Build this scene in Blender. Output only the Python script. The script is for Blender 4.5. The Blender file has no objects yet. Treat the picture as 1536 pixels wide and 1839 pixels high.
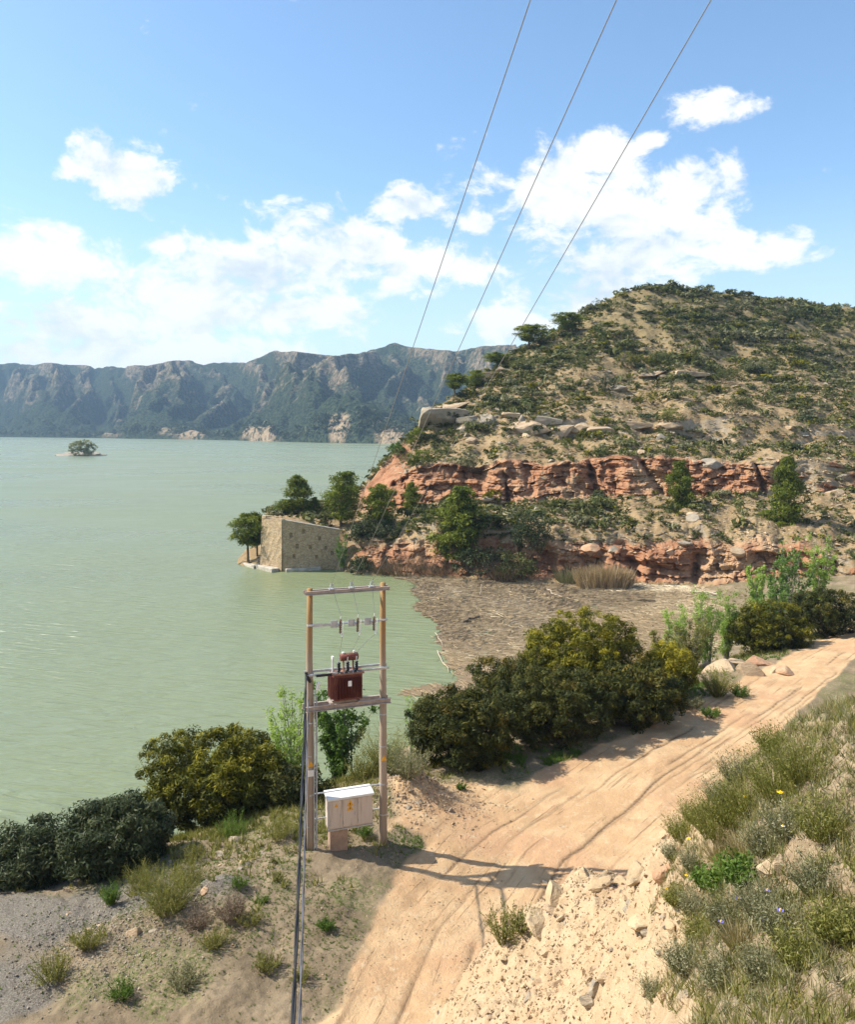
import bpy, bmesh, math, random
import numpy as np
from mathutils import Vector, Matrix

# ------------------------------------------------------------------ camera, sky, sun
scene = bpy.context.scene
COL = scene.collection
F = 1491.0            # focal length in photograph pixels
CX, HY = 768.0, 770.0  # principal column and horizon row
CAMZ = 20.0           # metres above the lake

cam_data = bpy.data.cameras.new("camera")
cam = bpy.data.objects.new("camera", cam_data)
COL.objects.link(cam)
cam.location = (0, 0, CAMZ)
cam.rotation_euler = (math.radians(90), 0, 0)
cam_data.sensor_fit = 'HORIZONTAL'
cam_data.sensor_width = 36.0
cam_data.lens = 36.0 * F / 1536.0
cam_data.shift_y = -149.5 / 1536.0
cam_data.clip_start = 0.1
cam_data.clip_end = 30000.0
scene.camera = cam

SUN_EL = math.radians(46)
SUN_H = np.array([-0.993, 0.12]); SUN_H /= np.linalg.norm(SUN_H)
SUN_DIR = Vector((SUN_H[0]*math.cos(SUN_EL), SUN_H[1]*math.cos(SUN_EL), math.sin(SUN_EL)))
sun_data = bpy.data.lights.new("sun", 'SUN')
sun_data.energy = 4.85
sun_data.angle = math.radians(0.55)
sun_data.color = (1.0, 0.93, 0.81)
sun = bpy.data.objects.new("sun", sun_data)
COL.objects.link(sun)
sun.rotation_euler = SUN_DIR.to_track_quat('Z', 'Y').to_euler()
sun.location = (-60, 20, 90)

scene.view_settings.view_transform = 'Standard'
scene.view_settings.look = 'None'
scene.view_settings.gamma = 1.0
scene.view_settings.use_curve_mapping = False
scene.view_settings.exposure = 0.8
scene.cycles.max_bounces = 5
scene.cycles.diffuse_bounces = 2
scene.cycles.glossy_bounces = 2
scene.cycles.transmission_bounces = 2
scene.cycles.transparent_max_bounces = 4
scene.cycles.volume_bounces = 0
scene.cycles.use_adaptive_sampling = True
scene.cycles.adaptive_threshold = 0.02

# ---- node helper
class NT:
    def __init__(s, tree):
        s.t = tree; s.n = tree.nodes; s.l = tree.links
    def add(s, typ, **kw):
        nd = s.n.new(typ)
        for k, v in kw.items(): setattr(nd, k, v)
        return nd
    def set(s, sock, v):
        if v is None: return
        if isinstance(v, bpy.types.NodeSocket): s.l.new(v, sock)
        elif isinstance(v, bpy.types.Node): s.l.new(v.outputs[0], sock)
        else: sock.default_value = v
    def math(s, op, a=None, b=None, c=None, clamp=False):
        nd = s.add('ShaderNodeMath', operation=op, use_clamp=clamp)
        for i, v in enumerate((a, b, c)): s.set(nd.inputs[i], v)
        return nd.outputs[0]
    def vmath(s, op, a=None, b=None):
        nd = s.add('ShaderNodeVectorMath', operation=op)
        s.set(nd.inputs[0], a)
        if b is not None: s.set(nd.inputs[1], b)
        return nd.outputs['Value'] if op in ('LENGTH', 'DOT_PRODUCT') else nd.outputs[0]
    def mix(s, f, a, b, mode='MIX'):
        nd = s.add('ShaderNodeMix', data_type='RGBA', blend_type=mode)
        s.set(nd.inputs[0], f); s.set(nd.inputs[6], a); s.set(nd.inputs[7], b)
        return nd.outputs[2]
    def ramp(s, f, stops, interp='LINEAR'):
        nd = s.add('ShaderNodeValToRGB')
        cr = nd.color_ramp; cr.interpolation = interp
        while len(cr.elements) < len(stops): cr.elements.new(0.5)
        for e, (p, c) in zip(cr.elements, stops):
            e.position = p
            e.color = c if len(c) == 4 else (c[0], c[1], c[2], 1)
        s.set(nd.inputs[0], f)
        return nd.outputs[0]
    def step(s, v, lo, hi):
        nd = s.add('ShaderNodeMapRange', interpolation_type='SMOOTHSTEP')
        s.set(nd.inputs[0], v); nd.inputs[1].default_value = lo; nd.inputs[2].default_value = hi
        return nd.outputs[0]
    def noise(s, vec, scale, detail=4, rough=0.55, dist=0.0):
        nd = s.add('ShaderNodeTexNoise')
        s.set(nd.inputs['Vector'], vec); nd.inputs['Scale'].default_value = scale
        nd.inputs['Detail'].default_value = detail; nd.inputs['Roughness'].default_value = rough
        nd.inputs['Distortion'].default_value = dist
        return nd.outputs['Fac']
    def scalev(s, vec, v):
        nd = s.add('ShaderNodeVectorMath', operation='MULTIPLY')
        s.set(nd.inputs[0], vec); nd.inputs[1].default_value = v
        return nd.outputs[0]
    def attr(s, name):
        return s.add('ShaderNodeAttribute', attribute_name=name)

def px_dir(px, py):
    x = (px-CX)/F; z = (HY-py)/F
    return math.atan2(x, 1.0), math.atan2(z, math.sqrt(1+x*x))

world = bpy.data.worlds.new("World")
scene.world = world
world.use_nodes = True
world.cycles.sampling_method = 'MANUAL'
world.cycles.sample_map_resolution = 512
wt = NT(world.node_tree)
for nd in list(wt.n): wt.n.remove(nd)
sky = wt.add('ShaderNodeTexSky', sky_type='NISHITA')
sky.sun_disc = False
sky.sun_elevation = SUN_EL
sky.sun_rotation = math.atan2(SUN_DIR.x, SUN_DIR.y)
sky.altitude = 100
sky.air_density = 1.0
sky.dust_density = 1.0
sky.ozone_density = 1.2
tc = wt.add('ShaderNodeTexCoord')
dirv = tc.outputs['Generated']
sep = wt.add('ShaderNodeSeparateXYZ'); wt.set(sep.inputs[0], dirv)
azn = wt.math('ARCTAN2', sep.outputs[0], sep.outputs[1])
eln = wt.math('ARCSINE', sep.outputs[2])
cmb = wt.add('ShaderNodeCombineXYZ'); wt.set(cmb.inputs[0], azn); wt.set(cmb.inputs[1], eln)
ae = cmb.outputs[0]
CLOUDS = [  # px, py, rx, ry : where cumulus heaps stand
    (225,305,85,52),(600,455,205,74),(725,470,130,54),(450,490,180,82),(330,545,180,74),(190,590,210,64),
    (840,482,80,32),(500,560,170,46),(985,345,150,78),(1110,385,180,80),(1215,345,110,58),(1065,285,90,40),
    (1170,455,150,66),(1345,452,95,30),(735,375,85,36),(862,398,36,22),(1055,548,150,56),(930,582,110,34),
    (1280,195,74,28),(1172,250,28,15),(300,440,52,22),(240,630,330,42),(40,470,120,60)]
best = None
for (px, py, rx, ry) in CLOUDS:
    a, e = px_dir(px, py)
    d = wt.vmath('SUBTRACT', ae, (a, e, 0))
    d = wt.scalev(d, (F/rx, F/ry, 0))
    L = wt.vmath('LENGTH', d)
    v = wt.math('SUBTRACT', 1.0, L)
    best = v if best is None else wt.math('MAXIMUM', best, v)
stretch = wt.scalev(ae, (1.0, 1.5, 1.0))
far_n = wt.noise(wt.scalev(dirv, (1, 1, 2.2)), 2.1, 3, 0.5)
side = wt.step(wt.math('ABSOLUTE', azn), 0.60, 0.80)
high = wt.step(eln, 0.50, 0.62)
outside = wt.math('MAXIMUM', side, high)
rest = wt.math('SUBTRACT', wt.math('MULTIPLY', wt.step(far_n, 0.44, 0.66), wt.math('MULTIPLY', outside, 1.5)), 0.8)
body = wt.math('MAXIMUM', wt.math('MAXIMUM', best, -0.9), rest)
n1 = wt.noise(stretch, 16.0, 8, 0.64, 0.25)
n2 = wt.noise(stretch, 5.5, 4, 0.5)
dens = wt.math('ADD', wt.math('ADD', wt.math('MULTIPLY', body, 0.62), 0.07), wt.math('MULTIPLY', wt.math('SUBTRACT', n1, 0.5), 2.4))
dens = wt.math('ADD', dens, wt.math('MULTIPLY', wt.math('SUBTRACT', n2, 0.5), 0.7))
alpha = wt.step(dens, -0.04, 0.40)
# cumulus: bright heads, blue-grey where the heap is thick above
offs = wt.vmath('ADD', stretch, (-0.012, 0.028, 0.0))
n3 = wt.noise(offs, 16.0, 4, 0.6, 0.25)
relief = wt.math('SUBTRACT', n1, n3)
light = wt.step(wt.math('ADD', wt.math('MULTIPLY', relief, 1.1), wt.math('MULTIPLY', wt.math('SUBTRACT', n2, 0.45), 1.6)), -0.38, 0.20)
ccol = wt.mix(light, (3.9, 4.5, 5.0, 1), (6.2, 6.2, 6.15, 1))
# thin veil toward the horizon
veil = wt.math('MULTIPLY', wt.step(wt.math('ABSOLUTE', eln), 0.30, 0.02), 0.55)
skyc = wt.mix(veil, wt.mix(1.0, sky.outputs[0], (1.00, 1.17, 1.25, 1), 'MULTIPLY'), (4.9, 5.5, 5.8, 1))
final = wt.mix(wt.math('MULTIPLY', alpha, 0.96), skyc, ccol)
bg = wt.add('ShaderNodeBackground')
wt.set(bg.inputs[0], final); bg.inputs[1].default_value = 0.108
wo = wt.add('ShaderNodeOutputWorld'); wt.set(wo.inputs[0], bg.outputs[0])

# ------------------------------------------------------------------ helpers
rng = np.random.default_rng(7)
random.seed(7)

def W(px, py, d):
    return np.array([(px-CX)/F*d, d, CAMZ-(py-HY)/F*d])
def WZ(px, py, z):
    return W(px, py, (CAMZ-z)*F/(py-HY))
def proj(P):
    P = np.asarray(P)
    return CX+F*P[..., 0]/P[..., 1], HY+F*(CAMZ-P[..., 2])/P[..., 1]

def _h(ix, iy, iz, seed):
    h = (ix.astype(np.uint32)*np.uint32(374761393) + iy.astype(np.uint32)*np.uint32(668265263)
         + iz.astype(np.uint32)*np.uint32(2246822519) + np.uint32((seed*3266489917) & 0xffffffff))
    h ^= h >> np.uint32(15); h *= np.uint32(2246822519); h ^= h >> np.uint32(13)
    h *= np.uint32(3266489917); h ^= h >> np.uint32(16)
    return h.astype(np.float32)*np.float32(1/4294967295.0)
def vnoise(x, y, z=None, seed=0):
    """smooth value noise, -1..1"""
    x = np.asarray(x, np.float32); y = np.asarray(y, np.float32)
    three = z is not None
    x0 = np.floor(x); y0 = np.floor(y)
    fx = x-x0; fy = y-y0
    fx = fx*fx*fx*(fx*(fx*6-15)+10); fy = fy*fy*fy*(fy*(fy*6-15)+10)
    ix = x0.astype(np.int64); iy = y0.astype(np.int64)
    def plane(iz):
        a = _h(ix, iy, iz, seed); b = _h(ix+1, iy, iz, seed)
        c = _h(ix, iy+1, iz, seed); d = _h(ix+1, iy+1, iz, seed)
        return (a*(1-fx)+b*fx)*(1-fy)+(c*(1-fx)+d*fx)*fy
    if not three:
        return plane(np.zeros_like(ix))*2-1
    z = np.asarray(z, np.float32); z0 = np.floor(z); fz = z-z0
    fz = fz*fz*fz*(fz*(fz*6-15)+10); iz = z0.astype(np.int64)
    return (plane(iz)*(1-fz)+plane(iz+1)*fz)*2-1
def fbm(x, y, z=None, oct=4, seed=0, gain=0.5):
    out = 0; amp = 1; tot = 0; f = 1.0
    for o in range(oct):
        out = out + amp*vnoise(x*f+o*17.3, y*f+o*7.7, None if z is None else z*f+o*3.1, seed+o)
        tot += amp; amp *= gain; f *= 2.03
    return out/tot*1.5
def sstep(v, lo, hi):
    t = np.clip((v-lo)/(hi-lo), 0, 1)
    return t*t*(3-2*t)

def fast_mesh(name, V, Fc, attrs=None, smooth=False):
    V = np.ascontiguousarray(V, np.float32); Fc = np.ascontiguousarray(Fc, np.int32)
    me = bpy.data.meshes.new(name)
    m, k = Fc.shape
    me.vertices.add(len(V)); me.vertices.foreach_set('co', V.ravel())
    me.loops.add(m*k); me.loops.foreach_set('vertex_index', Fc.ravel())
    me.polygons.add(m); me.polygons.foreach_set('loop_start', np.arange(0, m*k, k, dtype=np.int32))
    me.polygons.foreach_set('use_smooth', np.full(m, smooth, dtype=bool))
    me.update(calc_edges=True)
    for an, av in (attrs or {}).items():
        at = me.attributes.new(an, 'FLOAT', 'POINT')
        at.data.foreach_set('value', np.ascontiguousarray(av, np.float32))
    return me

def link(name, me, mat=None, parent=None, loc=None, rot=None, scale=None):
    o = bpy.data.objects.new(name, me)
    COL.objects.link(o)
    if mat is not None and me is not None and not me.materials: me.materials.append(mat)
    if parent is not None: o.parent = parent
    if loc is not None: o.location = tuple(float(v) for v in loc)
    if rot is not None: o.rotation_euler = rot
    if scale is not None: o.scale = scale if hasattr(scale, '__len__') else (scale,)*3
    return o
def tag(o, label=None, cat=None, group=None, kind=None):
    if label: o['label'] = label
    if cat: o['category'] = cat
    if group: o['group'] = group
    if kind: o['kind'] = kind
    return o
def thing(name, label, cat, loc=(0, 0, 0), rotz=0.0, group=None, scale=1.0):
    o = bpy.data.objects.new(name, None); COL.objects.link(o)
    o.location = tuple(float(v) for v in loc); o.rotation_euler = (0, 0, rotz); o.scale = (scale,)*3
    o.empty_display_size = 0.2
    return tag(o, label, cat, group)
def copy_tree(o, parent=None):
    c = o.copy(); COL.objects.link(c); c.parent = parent
    for ch in o.children: copy_tree(ch, c)
    return c

class MB:
    """collects boxes, tubes and prisms into one mesh"""
    def __init__(s): s.v = []; s.f = []
    def add(s, V, Fc):
        n = len(s.v); s.v += [tuple(float(c) for c in p) for p in V]; s.f += [tuple(i+n for i in q) for q in Fc]; return s
    def box(s, c, size, X=(1, 0, 0), Y=(0, 1, 0), Z=(0, 0, 1), taper=1.0):
        c = np.array(c, float); X, Y, Z = (np.array(a, float) for a in (X, Y, Z)); h = np.array(size, float)/2
        V = []
        for k, dz in enumerate((-1, 1)):
            t = taper if k else 1.0
            for dx, dy in ((-1, -1), (1, -1), (1, 1), (-1, 1)):
                V.append(c+X*dx*h[0]*t+Y*dy*h[1]*t+Z*dz*h[2])
        return s.add(V, [(3, 2, 1, 0), (4, 5, 6, 7), (0, 1, 5, 4), (1, 2, 6, 5), (2, 3, 7, 6), (3, 0, 4, 7)])
    def tube(s, pts, radii, n=8, caps=True):
        pts = [np.array(p, float) for p in pts]
        if not hasattr(radii, '__len__'): radii = [radii]*len(pts)
        V = []; Fc = []
        for i, p in enumerate(pts):
            a = pts[max(i-1, 0)]; b = pts[min(i+1, len(pts)-1)]
            t = b-a; t = t/(np.linalg.norm(t)+1e-9)
            u = np.cross(t, (0, 0, 1.0) if abs(t[2]) < 0.9 else (1.0, 0, 0)); u /= np.linalg.norm(u)
            w = np.cross(t, u)
            for k in range(n):
                a_ = 2*math.pi*k/n
                V.append(p+(u*math.cos(a_)+w*math.sin(a_))*radii[i])
        for i in range(len(pts)-1):
            for k in range(n):
                k2 = (k+1) % n
                Fc.append((i*n+k, i*n+k2, (i+1)*n+k2, (i+1)*n+k))
        if caps:
            Fc.append(tuple(range(n-1, -1, -1))); Fc.append(tuple(range((len(pts)-1)*n, len(pts)*n)))
        return s.add(V, Fc)
    def mesh(s, name, smooth=False, bevel=0.0):
        me = bpy.data.meshes.new(name)
        me.from_pydata(s.v, [], s.f)
        if bevel:
            bm = bmesh.new(); bm.from_mesh(me)
            ed = [e for e in bm.edges if len(e.link_faces) == 2 and e.calc_face_angle() > 0.6]
            bmesh.ops.bevel(bm, geom=ed, offset=bevel, segments=1, affect='EDGES', clamp_overlap=True)
            bm.to_mesh(me); bm.free()
        if smooth: me.polygons.foreach_set('use_smooth', np.ones(len(me.polygons), bool))
        me.update()
        return me
    def build(s, name, mat, parent=None, smooth=False, bevel=0.0):
        return link(name, s.mesh(name, smooth, bevel), mat, parent)

# ------------------------------------------------------------------ materials
def new_mat(name):
    m = bpy.data.materials.new(name); m.use_nodes = True
    t = NT(m.node_tree)
    for nd in list(t.n): t.n.remove(nd)
    p = t.add('ShaderNodeBsdfPrincipled'); o = t.add('ShaderNodeOutputMaterial')
    t.l.new(p.outputs[0], o.inputs[0])
    p.inputs['Specular IOR Level'].default_value = 0.3
    return m, t, p, o
def pos(t): return t.add('ShaderNodeNewGeometry').outputs['Position']
def bump(t, p, h, strength=0.5, dist=0.05):
    b = t.add('ShaderNodeBump'); b.inputs['Strength'].default_value = strength; b.inputs['Distance'].default_value = dist
    t.set(b.inputs['Height'], h); t.l.new(b.outputs[0], p.inputs['Normal'])

def leaf_mat(name, stops, trans=0.3, rough=0.6):
    m, t, p, o = new_mat(name)
    a = t.attr('tint')
    oi = t.add('ShaderNodeObjectInfo')
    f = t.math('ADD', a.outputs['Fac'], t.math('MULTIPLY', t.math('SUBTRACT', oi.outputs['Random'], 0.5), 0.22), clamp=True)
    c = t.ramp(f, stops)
    t.set(p.inputs['Base Color'], c); p.inputs['Roughness'].default_value = rough
    p.inputs['Specular IOR Level'].default_value = 0.10
    tr = t.add('ShaderNodeBsdfTranslucent'); t.set(tr.inputs[0], t.mix(1.0, c, (1.25, 1.3, 0.7, 1), 'MULTIPLY'))
    mx = t.add('ShaderNodeMixShader'); mx.inputs[0].default_value = trans
    t.l.new(p.outputs[0], mx.inputs[1]); t.l.new(tr.outputs[0], mx.inputs[2]); t.l.new(mx.outputs[0], o.inputs[0])
    return m
def rgb_stops(*cols):
    n = len(cols); return [(i/(n-1), c) for i, c in enumerate(cols)]

M = {}
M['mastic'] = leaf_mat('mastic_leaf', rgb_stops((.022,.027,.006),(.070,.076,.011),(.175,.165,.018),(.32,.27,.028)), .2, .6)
M['mastic_gold'] = leaf_mat('mastic_yellow_leaf', rgb_stops((.040,.045,.008),(.12,.12,.014),(.25,.215,.020),(.40,.325,.032)), .22, .6)  # brighter yellow ramp; its light end carries the painted sunlit crown
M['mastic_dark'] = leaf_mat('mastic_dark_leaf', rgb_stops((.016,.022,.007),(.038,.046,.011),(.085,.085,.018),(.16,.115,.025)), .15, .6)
M['holm'] = leaf_mat('holm_oak_leaf', rgb_stops((.022,.032,.014),(.042,.056,.024),(.075,.090,.040),(.12,.13,.07)), .15, .5)
M['pine'] = leaf_mat('pine_needle', rgb_stops((.045,.062,.012),(.095,.122,.018),(.17,.195,.028),(.26,.27,.05)), .3, .55)
M['poplar'] = leaf_mat('poplar_leaf', rgb_stops((.035,.07,.015),(.07,.125,.025),(.13,.21,.05),(.2,.3,.09)), .35, .5)
M['willow'] = leaf_mat('willow_leaf', rgb_stops((.12,.19,.035),(.20,.30,.06),(.30,.40,.10),(.40,.48,.16)), .45, .55)
M['broom'] = leaf_mat('broom_stem', rgb_stops((.08,.09,.025),(.15,.155,.04),(.24,.225,.07),(.36,.31,.14)), .3, .6)
M['scrub'] = leaf_mat('scrub_leaf', rgb_stops((.042,.052,.017),(.082,.094,.030),(.135,.142,.048),(.21,.195,.08)), .2, .65)
M['grey_scrub'] = leaf_mat('grey_scrub_leaf', rgb_stops((.085,.09,.045),(.16,.16,.085),(.25,.24,.14),(.38,.34,.22)), .2, .7)
M['drygrass'] = leaf_mat('dry_grass', rgb_stops((.16,.13,.06),(.27,.22,.11),(.38,.31,.18),(.50,.42,.27)), .3, .7)
M['reed'] = leaf_mat('dry_reed', rgb_stops((.22,.15,.09),(.33,.24,.15),(.45,.34,.22),(.58,.46,.32)), .25, .7)
M['brush'] = leaf_mat('bare_brush', rgb_stops((.09,.065,.045),(.15,.11,.08),(.23,.17,.12),(.32,.25,.18)), .1, .8)
M['grass'] = leaf_mat('green_grass', rgb_stops((.04,.08,.015),(.08,.14,.025),(.14,.21,.045),(.22,.27,.08)), .35, .6)
M['twig'] = leaf_mat('driftwood_twig', rgb_stops((.17,.125,.072),(.30,.225,.135),(.45,.355,.225),(.64,.55,.40)), 0.0, .85)

def bark_mat(name, c1, c2):
    m, t, p, o = new_mat(name)
    n = t.noise(t.scalev(pos(t), (6, 6, 1.5)), 3.0, 5)
    t.set(p.inputs['Base Color'], t.mix(t.step(n, .35, .65), (*c1, 1), (*c2, 1))); p.inputs['Roughness'].default_value = .9
    bump(t, p, n, .6, .03)
    return m
M['bark'] = bark_mat('bark', (.07,.05,.035), (.17,.13,.09))
M['greybark'] = bark_mat('grey_bark', (.16,.14,.12), (.30,.27,.23))
def flat_mat(name, c, rough=.6, metal=0.0, var=.25, scale=6.0):
    m, t, p, o = new_mat(name)
    n = t.noise(pos(t), scale, 5, .6)
    c = np.array(c)
    t.set(p.inputs['Base Color'], t.mix(t.step(n, .3, .7), (*(c*(1-var)), 1), (*np.minimum(c*(1+var*.6), 1), 1)))
    p.inputs['Roughness'].default_value = rough; p.inputs['Metallic'].default_value = metal
    return m
def rock_mat(name, c1, c2, c3):
    m, t, p, o = new_mat(name)
    P = pos(t)
    n = t.noise(P, .9, 6, .6); n2 = t.noise(t.scalev(P, (1, 1, 3)), 4.0, 6, .65)
    c = t.mix(t.step(n, .38, .62), (*c1, 1), (*c2, 1))
    c = t.mix(t.step(n2, .52, .72), c, (*c3, 1))
    t.set(p.inputs['Base Color'], c); p.inputs['Roughness'].default_value = .9
    bump(t, p, n2, .8, .08)
    return m
M['rock_tan'] = rock_mat('sandstone', (.34,.24,.15), (.44,.33,.21), (.22,.175,.13))
M['rock_grey'] = rock_mat('grey_sandstone', (.26,.22,.17), (.35,.29,.21), (.14,.125,.105))
M['rock_red'] = rock_mat('red_sandstone', (.36,.20,.115), (.44,.29,.18), (.25,.15,.09))
M['rock_cream'] = rock_mat('limestone', (.38,.275,.16), (.47,.355,.215), (.25,.19,.125))

# ------------------------------------------------------------------ foliage meshes
def unit(v): return v/(np.linalg.norm(v, axis=-1, keepdims=True)+1e-9)
def leaf_quads(C, N, size, aspect=0.5, r=None):
    r = r or rng
    n = len(C)
    t = unit(np.cross(N, r.normal(size=(n, 3)))); b = np.cross(N, t)
    size = np.asarray(size).reshape(-1, 1) if hasattr(size, '__len__') else np.full((n, 1), size)
    V = np.stack([C-t*size*.5, C+b*size*aspect*.5, C+t*size*.5, C-b*size*aspect*.5], 1).reshape(-1, 3)
    return V, np.arange(4*n).reshape(n, 4)
def blades(B, D, L, w, r=None, bend=0.25, simple=False):
    """B base points, D unit directions, L lengths; each a two-segment tapering blade (quad + quad folded to a tip)"""
    r = r or rng; n = len(B)
    L = np.asarray(L).reshape(-1, 1); w = np.asarray(w).reshape(-1, 1) if hasattr(w, '__len__') else np.full((n, 1), w)
    s = unit(np.cross(D, r.normal(size=(n, 3))))
    if simple:
        tip = B+D*L+np.stack([D[:, 0], D[:, 1], -.4*np.ones(n)], 1)*L*bend
        return np.stack([B-s*w*.5, B+s*w*.5, tip], 1).reshape(-1, 3), np.arange(3*n).reshape(n, 3)
    out = D.copy(); out[:, 2] = 0; out += r.normal(scale=.25, size=(n, 3)); out[:, 2] -= .5
    mid = B+D*L*.55; tip = B+D*L+out*L*bend
    V = np.stack([B-s*w*.5, B+s*w*.5, mid+s*w*.38, mid-s*w*.38, tip+s*w*.08, tip-s*w*.08], 1).reshape(-1, 3)
    i = np.arange(n)*6
    Fc = np.concatenate([np.stack([i, i+1, i+2, i+3], 1), np.stack([i+3, i+2, i+4, i+5], 1)])
    return V, Fc
def sphere_dirs(n, r, zmin=-1.0):
    z = r.uniform(zmin, 1, n); a = r.uniform(0, 2*np.pi, n); q = np.sqrt(1-z*z)
    return np.stack([q*np.cos(a), q*np.sin(a), z], 1)

def bush_foliage(lobes, n_clump, per, clump_r, leaf, r, zmin=-.25, squash=.8, aspect=.55, tri=False):
    """leaves in many small clumps on and inside a union of ellipsoid lobes"""
    vol = np.array([l[3]*l[4]+l[4]*l[5] for l in lobes]); pick = r.choice(len(lobes), n_clump, p=vol/vol.sum())
    L = np.array(lobes)[pick]
    dirs = sphere_dirs(n_clump, r, zmin)
    depth = 1-np.abs(r.normal(scale=.13, size=(n_clump, 1)))
    depth[r.random(n_clump) < .15] *= .75
    cen = L[:, :3]+dirs*L[:, 3:6]*depth
    cen += r.normal(scale=clump_r*.25, size=cen.shape)
    tint_c = np.clip(.36+.18*r.normal(size=n_clump)+.16*dirs[:, 2], 0.02, .95)  # sunlit tops painted into the tint: upper clumps lighter and yellower
    cr = clump_r*r.uniform(.6, 1.35, n_clump)
    idx = np.repeat(np.arange(n_clump), per)
    d2 = sphere_dirs(len(idx), r, -1)
    up = unit(dirs*np.array([1, 1, 1.0])+np.array([0, 0, .45]))[idx]
    d2 = unit(d2+up*.55)
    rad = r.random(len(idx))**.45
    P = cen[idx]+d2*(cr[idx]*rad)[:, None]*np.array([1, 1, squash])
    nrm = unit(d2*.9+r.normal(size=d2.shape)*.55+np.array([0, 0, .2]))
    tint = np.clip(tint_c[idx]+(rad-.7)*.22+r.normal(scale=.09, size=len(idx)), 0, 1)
    keep = P[:, 2] > -.05
    P = P[keep]; nrm = nrm[keep]; tint = tint[keep]
    V, Fc = leaf_quads(P, nrm, leaf*r.choice([.6, .8, 1.0, 1.3, 1.6], len(P), p=[.25, .25, .25, .15, .1])*r.uniform(.85, 1.15, len(P)), aspect, r)
    if tri:
        V = V.reshape(-1, 4, 3)[:, :3].reshape(-1, 3); return V, np.arange(len(V)).reshape(-1, 3), np.repeat(tint, 3), cen
    return V, Fc, np.repeat(tint, 4), cen
def stems_mesh(cen, r, n, rad, spread=.25, base_z=-.2):
    mb = MB()
    sel = r.choice(len(cen), min(n, len(cen)), replace=False)
    for k in sel:
        e = cen[k]; b = np.array([r.normal()*spread, r.normal()*spread, base_z])
        m = b*.45+e*.5+np.array([0, 0, .12*e[2]])+r.normal(size=3)*.08
        mb.tube([b, m, e*.92], [rad, rad*.6, rad*.2], 5, caps=False)
    return mb.mesh('stem')
def make_bush(name, label, cat, loc, lobes, n_clump, per, clump_r, leaf, mat, seed, group=None, zmin=-.25, stems=14, aspect=.55, squash=.8, tri=False):
    r = np.random.default_rng(seed)
    t = thing(name, label, cat, loc, 0, group)
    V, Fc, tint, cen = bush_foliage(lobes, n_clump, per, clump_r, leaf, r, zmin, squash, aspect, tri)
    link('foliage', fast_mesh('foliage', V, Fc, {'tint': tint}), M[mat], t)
    tag(link('branches', stems_mesh(cen, r, stems, .05, .3), M['bark'], t), kind='stuff')
    return t

def make_pine(seed, H=7.0, Wd=2.3, low=.12, ntier=11, leaf=.34, per=84, flat=.75, bare=False):
    """Aleppo pine: leaning trunk, irregular limbs, billowing needle clumps; unit metres"""
    r = np.random.default_rng(seed)
    lean = r.normal(scale=.05, size=2)*H
    def axis(z):
        t = z/H; return np.array([lean[0]*t*t+.12*math.sin(3*t+seed), lean[1]*t*t+.1*math.sin(4*t+1.7*seed), z])
    tr = MB(); zs = np.linspace(-.4, H*.93, 8)
    tr.tube([axis(z) for z in zs], [.17*(1-.86*max(z, 0)/H)+.015 for z in zs], 8)
    lim = MB(); cen = []; cr = []
    for k in range(ntier):
        t = low+(1-low)*(k+.3*r.random())/ntier
        z = H*t
        if bare: env = Wd*math.sin(math.pi*min(1, max(.05, (t-low)/(1-low))**.75)*.93+.1)
        else: env = Wd*max(.22, math.sin(math.pi*(.22+.74*(t-low)/(1-low))))**.9*r.uniform(.8, 1.15)
        nb = r.integers(3, 6)
        a0 = r.random()*6.28
        for b in range(nb):
            a = a0+6.28*b/nb+r.normal()*.35
            ln = env*r.uniform(.55, 1.18)
            e = axis(z)+np.array([math.cos(a)*ln, math.sin(a)*ln, ln*r.uniform(.05, .42)])
            lim.tube([axis(z), axis(z)*.5+e*.5+np.array([0, 0, -.04*ln]), e], [.05*(1-t)+.02, .03, .012], 5, caps=False)
            for q in (1.0, .68, .40):
                if q < .9 and r.random() < .08: continue
                c = axis(z)*(1-q)+e*q+r.normal(scale=.12, size=3); c[2] += .1
                cen.append(c); cr.append((.46+.34*ln/Wd)*r.uniform(.75, 1.3)*H/7)
    cen.append(axis(H*.97)); cr.append(.34*H/7)
    cen = np.array(cen); cr = np.array(cr)
    idx = np.repeat(np.arange(len(cen)), per)
    d = unit(sphere_dirs(len(idx), r)+np.array([0, 0, .35]))
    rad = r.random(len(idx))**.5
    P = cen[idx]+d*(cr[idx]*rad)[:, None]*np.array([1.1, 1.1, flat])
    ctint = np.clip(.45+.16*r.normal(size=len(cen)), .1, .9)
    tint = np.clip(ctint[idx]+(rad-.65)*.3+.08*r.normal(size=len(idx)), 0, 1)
    nrm = unit(d+r.normal(size=d.shape)*.7)
    V, Fc = leaf_quads(P, nrm, leaf*r.uniform(.6, 1.25, len(P)), .38, r)
    return tr.mesh('trunk', True), lim.mesh('limb'), fast_mesh('crown', V, Fc, {'tint': np.repeat(tint, 4)})
PINES = {}
def put_pine(proto, name, label, loc, scale=1.0, rot=0.0, sz=1.0, group=None, mat='pine', cat='tree'):
    tr, li, cr = proto
    t = thing(name, label, cat, loc, rot, group)
    t.scale = (scale, scale, scale*sz)
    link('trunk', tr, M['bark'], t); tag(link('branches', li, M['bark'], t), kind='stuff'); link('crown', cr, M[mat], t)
    return t

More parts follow.
